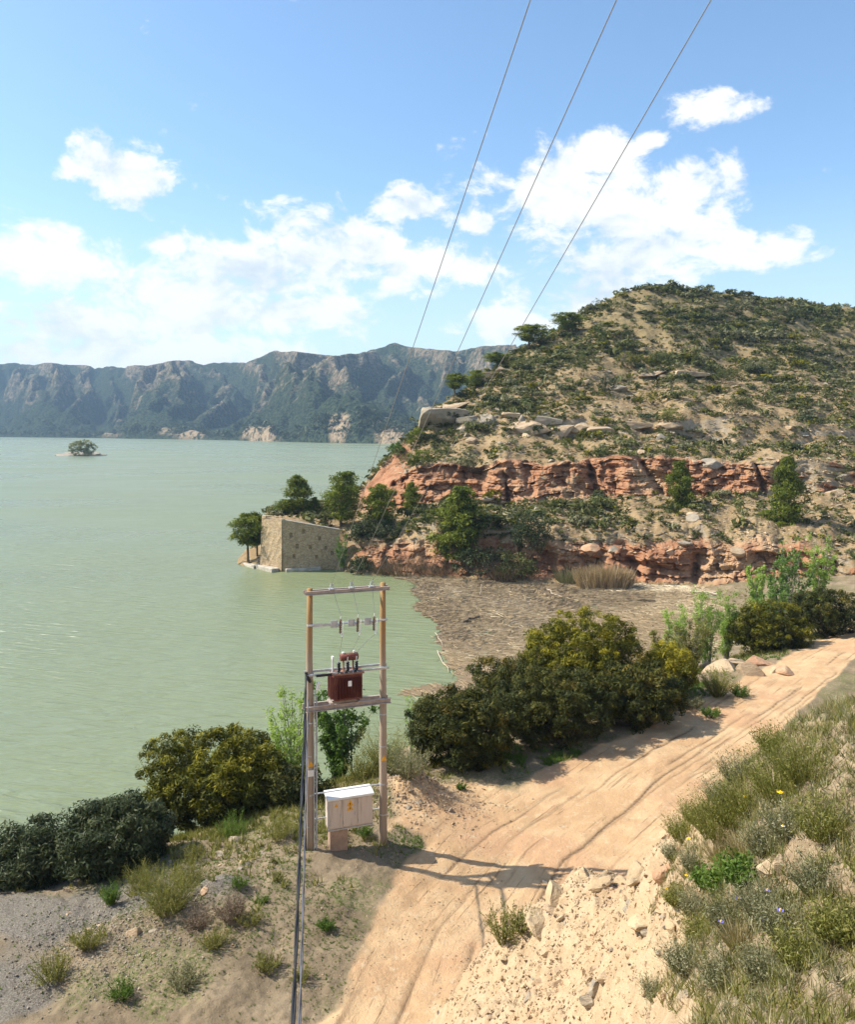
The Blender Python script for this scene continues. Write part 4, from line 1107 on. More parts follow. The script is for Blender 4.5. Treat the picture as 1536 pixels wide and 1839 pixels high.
LMK = [((800,740), 'the big jutting sandstone block'), ((955,762), 'the undercut ledge block'), ((1045,655), 'the tall grey-green slope shrub'), ((1140,642), 'the spreading yellow-green shrub'), ((1318,550), 'the dark summit bush'),
       ((1170,710), 'the lower yellow-green shrub'), ((1362,655), 'the blue-green round shrub'), ((1210,742), 'the brownish ledge shrub'), ((1325,725), 'the dark slope thicket'), ((1410,565), 'the summit shoulder bush'), ((1090,545), 'the skyline ridge bush'),
       ((952,600), 'the wide ridge pine'), ((1018,578), 'the grey-green ridge pine'), ((853,675), 'the bright skyline pine'), ((1225,875), 'the single cliff pine'), ((1418,890), 'the tall cliff pine'), ((1190,778), 'the grey angular boulder'), ((1280,828), 'the grey cracked block'), ((1100,900), 'the bright cream stone'), ((878,668), 'the skyline slab rocks'), ((1240,665), 'the long thin outcrop'), ((1110,690), 'the grey flat outcrop'), ((950,960), 'the large dark evergreen shrub'), ((1210,515), 'the hilltop'), ((1480,640), 'the far shoulder of the hill'), ((1480,760), 'the far foot of the slope')]
def where_(px, py):
    dd = [((px-a)**2+(py-b)**2, a, b, n) for (a, b), n in LMK]; _, a, b, n = min(dd)
    dx, dy = px-a, py-b
    if abs(dx) > abs(dy)*1.3: w = 'lakeward of' if dx < 0 else 'inland of'
    else: w = 'uphill of' if dy < 0 else 'downhill of'
    return ('close by, ' if dx*dx+dy*dy < 900 else '')+w+' '+n
pick = r.choice(len(cen), 296, replace=False, p=pv_/pv_.sum())
for k, f in enumerate(pick):
    z = cen[f, 2]; km = kinds[r.choice(4, p=[.48, .16, .14, .22])]
    zone = 'the upper slope' if z > 34 else 'the middle slope among ledges' if crow[f] > 6 else 'the bench between the red cliffs'
    s = r.gamma(5, .19)+.35+.35*cup[f]
    o = link('hillside_shrub', big_me[r.integers(6), km[0]], None, None, cen[f]-np.array([0, 0, .05*s]), (0, 0, r.uniform(0, 6.28)), (s*r.uniform(.9, 1.3), s*r.uniform(.9, 1.3), s*r.uniform(.75, 1.15)))
    siz = 'small' if s < 1.25 else 'large' if s > 1.75 else 'mid-sized'
    wh = where_(cpx[f], cpy[f]); tag(o, f'{siz} {km[1]} scrub bush {wh}', 'shrub', f'{siz} {km[1]} bushes {wh}')
sp_s = []
for i in range(8):   # small far-off tufts: one triangle to a leaf spray
    V, Fc, tint = scrub_proto(540+i, 7, 4, .78); V = V.reshape(-1, 4, 3)[:, :3].reshape(-1, 3)
    sp_s.append((V, np.arange(len(V)).reshape(-1, 3), np.repeat(tint[::4], 3)))
NS = 15800
pick = r.choice(len(cen), NS, p=wgt/wgt.sum())
def scatter(name, label, cat, mat, pts, protos, scales, squash=(.6, 1.1)):
    VV = []; FF = []; TT_ = []; off = 0
    for k in range(len(pts)):
        V, Fc, tint = protos[r.integers(len(protos))]
        a = r.uniform(0, 6.28); ca, sa = math.cos(a), math.sin(a); s = scales[k]
        R_ = np.array([[ca, -sa, 0], [sa, ca, 0], [0, 0, r.uniform(*squash)]])*s
        VV.append(V@R_.T+pts[k]); FF.append(Fc+off); TT_.append(np.clip(tint+r.normal()*.16, 0, 1)); off += len(V)
    return tag(link(name, fast_mesh(name, np.concatenate(VV), np.concatenate(FF), {'tint': np.concatenate(TT_)}), M[mat]), label, cat, None, 'stuff')
sz = (r.gamma(2.2, .20, NS)+.2)*(1+.35*cup[pick])
pts = cen[pick]+r.normal(scale=.15, size=(NS, 3))*np.array([1, 1, .1])
third = r.random(NS)
scatter('hill_scrub', 'low dark green scrub covering the whole hillside', 'scrub', 'scrub', pts[third < .62], sp_s, sz[third < .62])
scatter('grey_thyme_scrub', 'low grey-green thyme scrub dotted over the hillside', 'scrub', 'grey_scrub', pts[(third >= .62) & (third < .86)], sp_s, sz[(third >= .62) & (third < .86)]*.85)
scatter('olive_scrub', 'low olive scrub dotted over the hillside', 'scrub', 'mastic', pts[third >= .86], sp_s, sz[third >= .86])

# ------------------------------------------------------------------ boulders of the hillside
BL = [((800,748),76,34,'rock_grey','big grey sandstone block jutting out over the lake','s'),((772,742),30,26,'rock_tan','pale end block leaning on the big jutting sandstone block','s'),
 ((815,727),50,11,'rock_tan','flat slab lying on top of the jutting sandstone block','s'),((845,752),40,20,'rock_grey','flat-topped grey rock just inland of the jutting block','r'),
 ((877,748),30,24,'rock_grey','dark rounded rock beside the flat-topped grey rock','r'),((846,788),17,18,'rock_tan','pale angular rock fallen below the grey rocks','r'),((830,770),18,22,'rock_grey','upright grey stone under the flat-topped rock','r'),
 ((955,765),58,24,'rock_tan','long undercut sandstone ledge block at mid slope','s'),((940,752),22,16,'rock_grey','round grey boulder resting on the undercut ledge block','r'),((985,752),40,14,'rock_grey','flat grey slab inland of the round boulder','s'),
 ((1012,768),34,18,'rock_tan','square sandstone block at the end of the ledge','s'),((1042,765),30,14,'rock_tan','small sandstone block further along the ledge','s'),((920,745),30,12,'rock_tan','thin ledge slab uphill of the undercut block','s'),
 ((878,675),34,18,'rock_tan','pale slab rocks on the skyline shoulder','s'),((900,662),26,14,'rock_tan','upper pale rock of the skyline shoulder','r'),((1190,785),28,16,'rock_grey','grey angular boulder above the upper red cliff','r'),
 ((1148,812),20,12,'rock_tan','pale egg-shaped stone lying above the red cliff','r'),((1272,785),18,16,'rock_tan','twin pale boulder standing in scrub','r'),((1284,790),12,14,'rock_grey','smaller twin of the pale boulder in scrub','r'),
 ((1110,695),30,12,'rock_grey','grey flat outcrop midway up the slope','s'),((1050,685),22,14,'rock_tan','tan rock next to the tall grey-green shrub','r'),((1240,670),50,10,'rock_tan','long thin outcrop high on the slope','s'),((1170,668),40,10,'rock_tan','short thin outcrop high on the slope','s'),
 ((1280,830),30,16,'rock_grey','grey cracked block on the lip of the upper cliff','s'),((1100,902),17,9,'rock_cream','bright cream stone on the bench below the upper cliff','r'),((1246,932),22,20,'rock_grey','pale boulder in the shade of the single pine','r'),
 ((875,900),24,12,'rock_grey','dark slab under the overhang of the red cliff','r'),((1205,760),34,12,'rock_tan','tan ledge block above the grey angular boulder','s'),((1080,770),40,12,'rock_tan','broken ledge rock midway along the terrace','s'),((1145,765),44,12,'rock_tan','broad ledge rock toward the far end of the terrace','s'),
 ((1060,985),30,18,'rock_red','reddish block wedged in the lower cliff','r'),((1205,990),24,16,'rock_red','reddish block hanging at the undercut','r'),((1330,985),24,16,'rock_tan','tan block in the bank by the low dark pine','r'),((890,1048),10,8,'rock_cream','whitish round stone at the shore','r')]
for k, ((px, py), w, h, mt, lab, typ) in enumerate(BL):
    Pt = H_(px, py); s = Pt[1]/F
    me = SLABS[k % 4] if typ == 's' else ROCKS[k % 7]
    dim = .52 if typ == 's' else .66
    put_rock(me, 'boulder', lab, Pt+np.array([0, .25*h*s, -.05*h*s]), (w*s/2/dim, max(w*.75, h)*s/2/dim, h*s/2/dim), (r.normal()*.08, r.normal()*.08, r.uniform(-.4, .4)), mt)
pb = area*(cen[:, 2] > .7)*(ccl < .9)*(crow > 2.3)*(crow < 9.6)*(facing > 0)*(cpx > 660)*(cpx < 1520)*(1.2-cup)
pick = r.choice(len(cen), 230, replace=False, p=pb/pb.sum())
for k, f in enumerate(pick):
    s = r.gamma(2.5, .15)+.18
    kd = r.choice(['rock_tan', 'rock_grey']); low = crow[f] < 5
    cn = 'tan' if kd == 'rock_tan' else 'grey'; wh = where_(cpx[f], cpy[f]); siz = 'small' if s < .45 else 'large'
    put_rock(ROCKS[k % 7] if k % 3 else SLABS[k % 4], 'hillside_rock', f'{siz} {cn} weathered stone {wh}', cen[f], (s*r.uniform(.9, 1.7), s, s*r.uniform(.5, .85)), (r.normal()*.2, r.normal()*.2, r.uniform(0, 6.28)), kd, f'{siz} {cn} stones {wh}')

# broken stone and clods between the scrub, too many to count
fr_ = r.choice(len(cen), 6500, p=pb/pb.sum()); n = len(fr_)
oc = np.array([(1, 0, 0), (-1, 0, 0), (0, 1, 0), (0, -1, 0), (0, 0, .8), (0, 0, -.8)], float)
of_ = np.array([(0, 2, 4), (2, 1, 4), (1, 3, 4), (3, 0, 4), (2, 0, 5), (1, 2, 5), (3, 1, 5), (0, 3, 5)])
ss = r.gamma(2, .055, n)+.05; V = oc[None]*r.uniform(.6, 1.3, (n, 6, 1))*ss[:, None, None]*np.stack([r.uniform(.8, 2.0, n), np.ones(n), r.uniform(.5, .9, n)], 1)[:, None]
a_ = r.uniform(0, 6.28, n); ca, sa = np.cos(a_)[:, None], np.sin(a_)[:, None]
V = np.stack([V[..., 0]*ca-V[..., 1]*sa, V[..., 0]*sa+V[..., 1]*ca, V[..., 2]], 2)+cen[fr_][:, None]
tag(link('hill_rubble', fast_mesh('hill_rubble', V.reshape(-1, 3), (of_[None]+(np.arange(n)*6)[:, None, None]).reshape(-1, 3)), M['rock_tan']), 'small broken stones strewn over the hillside', 'stones', None, 'stuff')

# ------------------------------------------------------------------ islet and far shore
Pt = WZ(140, 818, 0)
bm = bmesh.new(); bmesh.ops.create_icosphere(bm, subdivisions=4, radius=1)
for v in bm.verts:
    n_ = float(fbm(np.array([v.co.x*2.2]), np.array([v.co.y*2.2]), np.array([v.co.z*2]), 4, 600)[0])
    v.co = Vector((v.co.x*17*(1+.2*n_), v.co.y*16*(1+.2*n_), max(v.co.z, -.4)*2.2*(1+.5*n_)))
me = bpy.data.meshes.new('islet'); bm.to_mesh(me); bm.free()
tag(link('islet', me, M['rock_grey'], loc=(Pt[0]+2, Pt[1], .1)), kind='structure')
for k, (px, w, h, lab) in enumerate([(150,58,33,'pale green willow thicket on the small lake islet')]):
    dd = 597+k*6; s = dd/F
    lobes = [(rng.normal()*w*s*.14, rng.normal()*2, h*s*.38, w*s*.34, 5, h*s*.42) for _ in range(5)]
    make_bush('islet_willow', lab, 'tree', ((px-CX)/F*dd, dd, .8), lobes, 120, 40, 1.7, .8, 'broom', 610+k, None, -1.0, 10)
r = np.random.default_rng(620)
pts = []; szs = []
for k in range(520):
    px = r.choice([r.uniform(-300, 290), r.uniform(560, 700), r.uniform(640, 800), r.uniform(290, 560)], p=[.5, .12, .2, .18])
    j = int(np.argmin(np.abs(mpx-px))); dd = shore_d[j]+r.uniform(6, 60)
    tix = np.argmin(np.abs(tt-(dd-shore_d[j])/(crest_d[j]-shore_d[j])))
    pts.append(((px-CX)/F*dd, dd, max(Zm[tix, j], 0))); szs.append(r.uniform(3.5, 9))
scatter('far_shore_trees', 'dark line of trees along the far lake shore', 'trees', 'holm', np.array(pts), sp_s, np.array(szs), (.9, 1.5))
# ------------------------------------------------------------------ transformer frame on two wooden poles
PL = W(557, 1518, 29.0); PR = W(688, 1512, 29.9)
PL[2] = ground(PL[0], PL[1])[0]; PR[2] = ground(PR[0], PR[1])[0]
e = unit((PR-PL)*np.array([1, 1, 0])); nf = np.array([e[1], -e[0], 0.0]); SP = np.linalg.norm((PR-PL)[:2]); UP = np.array([0, 0, 1.0])
O0 = np.array([PL[0], PL[1], 0.0])
def FP(a, b, z): return O0+e*a+nf*b+UP*z       # a along the frame, b toward the viewer, z height
m, t, p, o = new_mat('weathered_pole_wood')
P_ = pos(t)
nA = t.noise(t.scalev(P_, (9, 9, .35)), 2.0, 6, .65); nB = t.noise(t.scalev(P_, (1, 1, .5)), 1.1, 4, .5)
sepz = t.add('ShaderNodeSeparateXYZ'); t.set(sepz.inputs[0], P_)
young = t.step(t.math('ADD', sepz.outputs[2], t.math('MULTIPLY', t.math('SUBTRACT', nB, .5), 3.0)), 10.8, 13.2)   # tanned, less bleached wood near the tops
grey = t.mix(nA, (.21,.155,.11,1), (.44,.35,.27,1)); tan = t.mix(nA, (.20,.11,.045,1), (.42,.25,.10,1))
t.set(p.inputs['Base Color'], t.mix(young, grey, tan)); p.inputs['Roughness'].default_value = .85; bump(t, p, nA, .5, .012)
M['polewood'] = m
M['galv'] = flat_mat('galvanised_steel', (.46,.47,.48), .45, .35, .2, 8)
M['channel'] = flat_mat('painted_channel', (.40,.33,.29), .6, .1, .2, 6)
M['porcelain'] = flat_mat('brown_porcelain', (.20,.12,.08), .25)
M['black'] = flat_mat('black_rubber', (.018,.018,.02), .5, 0, .2)
M['wire'] = flat_mat('aluminium_wire', (.30,.30,.30), .5, .4, .1)
M['greycable'] = flat_mat('grey_cable', (.10,.10,.11), .55)
M['pvc'] = flat_mat('grey_conduit', (.42,.42,.43), .5)
M['white_plate'] = flat_mat('white_plate', (.75,.74,.70), .5, 0, .08)
M['yellow_sign'] = flat_mat('yellow_warning', (.75,.36,.02), .5, 0, .12)
M['black_mark'] = flat_mat('black_print', (.03,.025,.02), .6)
fr = thing('transformer_pole', 'pair of tall wooden poles braced by steel crossbars beside the dirt track', 'utility pole', (0, 0, 0))
TOP = 14.40
for k, a in enumerate((0, SP)):
    b0 = PL[2] if k == 0 else PR[2]; top = TOP+(.06 if k else .02); rr = np.random.default_rng(k)
    zs = np.linspace(b0-.6, top, 9)
    mb = MB(); mb.tube([FP(a+.012*rr.normal(), .012*rr.normal(), z) for z in zs], [.158-.062*i/8 for i in range(9)], 14)
    pole = mb.build('pole', M['polewood'], fr, True)
    for z in ((13.15, .03, .12), (11.45, .03, .13), (10.25, .05, .135), (9.75, .02, .138), (8.6, .015, .142), (7.25, .03, .148), (6.15, .02, .150)):
        mb = MB(); mb.tube([FP(a, 0, z[0]-z[1]), FP(a, 0, z[0]+z[1])], z[2], 14); mb.build('steel_band', M['galv'], pole)
    zc = 8.05 if k == 0 else 7.9
    mb = MB(); q = FP(a, .152, zc+.30)
    mb.add([q-e*.10-UP*.09, q+e*.10-UP*.09, q+UP*.10, q-e*.10-UP*.09-nf*.01, q+e*.10-UP*.09-nf*.01, q+UP*.10-nf*.01], [(0, 1, 2), (5, 4, 3), (0, 3, 4, 1), (1, 4, 5, 2), (2, 5, 3, 0)])
    wsg = mb.build('warning_triangle', M['yellow_sign'], fr)
    if k == 0:
        mb = MB(); mb.box(FP(a, .158, zc-.02), (.27, .012, .22), e, nf); mb.build('number_plate', M['white_plate'], fr)
# top crossarm: two channels gripping the poles
for s in (-1, 1):
    mb = MB(); b = s*.13
    mb.box(FP(SP/2, b, TOP-.12), (SP+.42, .012, .13), e, nf); mb.box(FP(SP/2, b+s*.03, TOP-.06), (SP+.42, .06, .012), e, nf); mb.box(FP(SP/2, b+s*.03, TOP-.18), (SP+.42, .06, .012), e, nf)
    mb.build('crossarm', M['channel'], fr)
ATT = [.28*SP, .55*SP, .83*SP]
for a in ATT:    # strain clamps: A-shaped shackles on top of the crossarm
    mb = MB()
    for s in (-1, 1): mb.tube([FP(a+s*.10, .16, TOP-.05), FP(a+s*.03, .14, TOP+.17)], .016, 6)
    mb.tube([FP(a-.05, .14, TOP+.16), FP(a+.05, .14, TOP+.16)], .02, 6); mb.box(FP(a-.02, .10, TOP-.02), (.16, .2, .03), e, nf)
    mb.build('strain_clamp', M['galv'], fr)
# fuse bar
mb = MB(); mb.tube([FP(-.12, .14, 13.15), FP(SP+.12, .14, 13.15)], .035, 8); mb.box(FP(.45, .17, 13.15), (.75, .03, .10), e, nf); mb.build('fuse_bar', M['galv'], fr)
CUT = [.38*SP, .615*SP, .84*SP]
for k, a in enumerate(CUT):
    mb = MB(); mb.box(FP(a-.20, .21, 13.16), (.24, .03, .25), e, nf); mb.box(FP(a-.07, .24, 13.12), (.10, .1, .10), e, nf)
    cut = mb.build('fuse_cutout', M['galv'], fr, False, .006)
    mb = MB(); zz = np.linspace(12.84, 13.34, 13); mb.tube([FP(a, .30+.10*(z-13.1), z) for z in zz], [.028+.022*(i % 2) for i in range(13)], 8); mb.build('insulator', M['porcelain'], cut)
    mb = MB(); mb.tube([FP(a+.07, .38, 12.78), FP(a+.09, .40, 13.28)], .018, 6); mb.tube([FP(a, .3, 13.34), FP(a+.02, .33, 13.46)], .015, 5); mb.tube([FP(a+.02, .33, 12.84), FP(a+.04, .4, 12.74)], .02, 5); mb.build('fuse_tube', M['white_plate'], cut)
# upper brace and the transformer platform
for s, z in ((-1, 11.47), (1, 11.42)):
    mb = MB(); mb.box(FP(SP/2, s*.15, z), (SP+.36, .02, .07), e, nf); mb.box(FP(SP/2, s*.15+s*.025, z+.035), (SP+.36, .05, .014), e, nf); mb.build('brace', M['galv'], fr)
mb = MB(); mb.box(FP(.55, .20, 11.40), (.75, .05, .07), e, nf); mb.build('cable_tray', M['black'], fr)
for s in (-1, 1):
    mb = MB(); mb.box(FP(SP/2, s*.17, 10.27), (SP+.46, .02, .18), e, nf); mb.box(FP(SP/2, s*.215, 10.35), (SP+.46, .09, .02), e, nf); mb.box(FP(SP/2, s*.215, 10.19), (SP+.46, .09, .02), e, nf)
    mb.build('platform_beam', M['channel'], fr)
for a in (.72, 1.7):
    mb = MB(); mb.box(FP(a, 0, 10.385), (.10, .62, .05), e, nf); mb.build('platform_bearer', M['channel'], fr)
# conduit and arrester box on the first pole
mb = MB(); mb.tube([FP(.11, .17, z) for z in (5.3, 7, 9, 10.6)]+[FP(.20, .18, 11.05)], .022, 6); mb.tube([FP(.20, .15, z) for z in (5.3, 8, 10.7)], .03, 6); mb.build('conduit', M['pvc'], fr)
mb = MB(); mb.box(FP(.24, .2, 11.05), (.10, .08, .26), unit(e+UP*-.25), nf, unit(UP+e*.25)); mb.build('junction_box', M['white_plate'], fr, False, .01)
mb = MB(); mb.tube([FP(-.17, .12, 11.55), FP(-.14, .15, 11.38), FP(-.02, .18, 11.2)], [.05, .07, .05], 7); mb.tube([FP(-.17, .1, z) for z in (5.35, 7, 9.2, 11.35)], .028, 6); mb.build('downlead', M['black'], fr)
for z in (7.18, 6.30):
    mb = MB(); mb.box(FP(SP/2, -.10, z), (SP+.25, .04, .04), e, nf); mb.build('mounting_rail', M['galv'], fr)
def sag_wire(a, b, sag, n=10):
    a = np.array(a); b = np.array(b); return [a*(1-u)+b*u-UP*sag*4*u*(1-u) for u in np.linspace(0, 1, n)]
TRX = .49*SP
for k in range(3):
    mb = MB(); mb.tube(sag_wire(FP(ATT[k], .14, TOP+.14), FP(CUT[k]+.02, .33, 13.46), .04, 8), .008, 5); mb.build('jumper_wire', M['wire'], fr)
    mb = MB(); mb.tube(sag_wire(FP(CUT[k]+.04, .4, 12.74), FP(TRX-.30+.30*k, .05, 11.98), .10-.16*(k == 2), 9), .008, 5); mb.build('jumper_wire', M['wire'], fr)

# ---- transformer standing on the platform
def rust_mat(name, c1, c2):
    m, t, p, o = new_mat(name); n = t.noise(pos(t), 2.2, 6, .7)
    t.set(p.inputs['Base Color'], t.mix(t.step(n, .45, .68), (*c1, 1), (*c2, 1))); p.inputs['Roughness'].default_value = .6; return m
M['oxide'] = rust_mat('oxide_red_paint', (.13,.035,.028), (.20,.07,.045)); M['rust'] = rust_mat('rusty_lid', (.22,.11,.07), (.36,.22,.15))
tf = thing('transformer', 'oxide-red oil transformer standing on the platform between the poles', 'transformer', FP(TRX, 0, 10.41), math.atan2(e[1], e[0]))
Lx, Ly, Lz = np.array([1, 0, 0.]), np.array([0, 1, 0.]), np.array([0, 0, 1.])
mb = MB(); mb.box((0, 0, .52), (1.02, .60, .90)); mb.build('tank', M['oxide'], tf, False, .015)
for s in (-1, 1):
    for k in range(17):
        mb = MB(); mb.box((-.44+.055*k, s*.36, .50), (.016, .12, .72)); f_ = mb.build('cooling_fin', M['oxide'], tf, False, .004)
for k in range(8):
    mb = MB(); mb.box((-.565, -.24+.068*k, .50), (.11, .016, .72)); mb.build('cooling_fin', M['oxide'], tf, False, .004)
mb = MB(); mb.box((0, 0, 1.0), (1.12, .74, .06)); lid = mb.build('lid', M['rust'], tf, False, .01)
for k in range(7):
    for s in (-1, 1):
        mb = MB(); mb.tube([(-.48+.16*k, s*.33, 1.03), (-.48+.16*k, s*.33, 1.07)], .018, 6); mb.build('bolt', M['galv'], lid)
mb = MB(); mb.box((.02, -.43, .68), (.13, .012, .19)); tag(mb.build('rating_plate', M['white_plate'], tf), 'small pale rectangular plate')
mb = MB(); mb.tube([(-.22, .02, 1.50), (-.20, .02, 1.50), (.41, .02, 1.50), (.43, .02, 1.50)], [.10, .135, .135, .10], 16); cons = mb.build('conservator', M['oxide'], tf, True)
for x in (-.1, .25):
    mb = MB(); mb.box((x, .02, 1.20), (.05, .06, .34)); mb.build('bracket', M['rust'], cons)
mb = MB(); mb.tube([(.28, .02, 1.62), (.28, .02, 1.71)], .035, 8); mb.build('filler_cap', M['white_plate'], cons)
mb = MB(); mb.tube([(-.12, .02, 1.62), (-.12, .02, 1.68)], .05, 8); mb.build('filler_cap', M['white_plate'], cons)
for k, x in enumerate((-.34, -.02, .30)):
    zz = np.linspace(1.03, 1.40, 13); mb = MB(); mb.tube([(x, -.24, z) for z in zz], [.045+.035*(i % 2) for i in range(13)], 10); bu = mb.build('bushing', M['black'], tf)
    mb = MB(); mb.tube([(x, -.24, 1.40), (x+.02, -.22, 1.56)], .016, 6); mb.build('terminal', M['galv'], bu)
mb = MB(); mb.tube([(-.50, .0, 1.03), (-.50, .0, 1.50)], .035, 8); mb.box((-.50, 0, 1.52), (.06, .14, .1)); mb.build('breather_pipe', M['white_plate'], tf)

# ---- switch cabinet hung between the poles
cb_a0, cb_w, cb_h, cb_d = .22*SP, .60*SP, 1.04, .48
cabinet_rot = math.atan2(e[1], e[0])
cbx = thing('electrical_cabinet', 'beige three-door electrical cabinet with sloping white roof between the poles', 'cabinet', FP(cb_a0+cb_w/2, .06, 6.02), cabinet_rot)
m, t, p, o = new_mat('beige_enamel'); P_ = pos(t)
nS = t.noise(t.scalev(P_, (7, 7, .6)), 1.6, 6, .65); c = t.mix(t.step(nS, .48, .74), (.58,.49,.415,1), (.40,.31,.24,1))
t.set(p.inputs['Base Color'], c); p.inputs['Roughness'].default_value = .5
M['beige'] = m; M['roofwhite'] = flat_mat('white_roof', (.66,.65,.62), .5, 0, .06, 3)
yf = -cb_d/2
mb = MB(); mb.box((0, 0, cb_h/2), (cb_w, cb_d, cb_h)); mb.build('body', M['beige'], cbx, False, .012)
mb = MB()
w2, d2 = cb_w/2+.05, cb_d/2+.07
mb.add([(-w2, -d2, cb_h-.03), (w2, -d2, cb_h-.03), (w2, d2, cb_h+.04), (-w2, d2, cb_h+.04), (-w2, -d2, cb_h+.06), (w2, -d2, cb_h+.06), (w2, d2, cb_h+.14), (-w2, d2, cb_h+.14)], [(3, 2, 1, 0), (4, 5, 6, 7), (0, 1, 5, 4), (1, 2, 6, 5), (2, 3, 7, 6), (3, 0, 4, 7)])
mb.build('roof', M['roofwhite'], cbx, False, .012)
xs = [-cb_w/2+.03, -cb_w/2+.50, -cb_w/2+1.04, cb_w/2-.03]
for k in range(3):
    x0, x1 = xs[k]+.012, xs[k+1]-.012
    mb = MB(); mb.box(((x0+x1)/2, yf-.012, cb_h/2), (x1-x0, .03, cb_h-.10)); dr = mb.build('door', M['beige'], cbx, False, .006)
    for hz_ in (.2, cb_h-.2):
        mb = MB(); mb.tube([(x0+.012, yf-.034, hz_-.05), (x0+.012, yf-.034, hz_+.05)], .014, 6); mb.build('hinge', M['galv'], dr)
    if k < 2:
        hx_ = x1-.07
        mb = MB(); mb.box((hx_, yf-.038, .46), (.035, .03, .11)); mb.build('handle', M['galv'], dr, False, .006)
def tri(cx, cz, s, y, nm, mat, par):
    mb = MB(); V = []
    for yy in (y, y+.006): V += [(cx-s/2, yy, cz-s*.42), (cx+s/2, yy, cz-s*.42), (cx, yy, cz+s*.46)]
    mb.add(V, [(0, 1, 2), (5, 4, 3), (0, 3, 4, 1), (1, 4, 5, 2), (2, 5, 3, 0)]); return mb.build(nm, mat, par)
tri(xs[0]+.24, .84, .13, yf-.034, 'warning_triangle', M['yellow_sign'], cbx)
for cz in (.85, .69):
    w_ = tri((xs[1]+xs[2])/2, cz, .24, yf-.034, 'warning_triangle', M['yellow_sign'], cbx)
    mb = MB(); y_ = yf-.036; cx_ = (xs[1]+xs[2])/2
    mb.add([(cx_+.015, y_, cz+.03), (cx_-.03, y_, cz-.035), (cx_-.004, y_, cz-.035), (cx_-.018, y_, cz-.085), (cx_+.03, y_, cz-.015), (cx_+.004, y_, cz-.015)], [(0, 1, 2, 5), (5, 2, 3, 4)])
    mb.build('lightning_mark', M['black_mark'], w_)
mb = MB(); mb.box((0, yf+.01, -.03), (cb_w+.02, .04, .05)); mb.build('base_rail', M['galv'], cbx)
gp = FP(cb_a0+.40, .02, 0); gpz = ground(gp[0], gp[1])[0]
mb = MB(); mb.box((gp[0], gp[1], (gpz-.2+5.95)/2), (.62, .42, 5.95-gpz+.2), e, nf); mb.box((gp[0], gp[1], 5.965), (.72, .5, .03), e, nf)
M['plinth'] = flat_mat('plinth_render', (.36,.25,.18), .9, 0, .25, 4)
tag(mb.build('cabinet_plinth', M['plinth'], None, False, .015), 'short brown masonry plinth under the electrical cabinet', 'plinth')

# ------------------------------------------------------------------ wires
tops = [(900, 150), (1037, 150), (1187, 150)]
for k in range(3):
    a = FP(ATT[k], .14, TOP+.16); b = W(*tops[k], 7.8); dirx = (b-a)/(a[1]-b[1])
    end = a+dirx*(a[1]+14.0)
    mb = MB(); mb.tube(sag_wire(a, end+np.array([0, 0, .25]), .16, 40), .0055, 5)
    tag(mb.build('power_line', M['wire'], None, True), ['overhead wire ending at the crossarm end above the number plate', 'overhead wire ending at the middle of the crossarm', 'overhead wire ending at the crossarm end toward the track'][k], 'wire')
for k, (bp, dd, sg, rad, mt, lab) in enumerate([((524, 1839), 13.0, .55, .030, 'black', 'thick black service cable running down from the first pole'), ((536, 1839), 13.5, .75, .022, 'greycable', 'thinner grey service cable beside the thick black one')]):
    a = FP(-.16, .12, 11.5-.25*k) if k == 0 else FP(-.10, .17, 10.6)
    b = W(*bp, dd); pts = sag_wire(a, b+(b-a)*.5, sg, 46)
    o = thing('service_cable', lab, 'cable')
    for s in range(2):
        mb = MB(); mb.tube([q+np.array([math.cos(i*.9+3.14*s), 0, math.sin(i*.9+3.14*s)])*rad*.7 for i, q in enumerate(pts)], rad*.75, 6); mb.build('strand', M[mt], o, True)

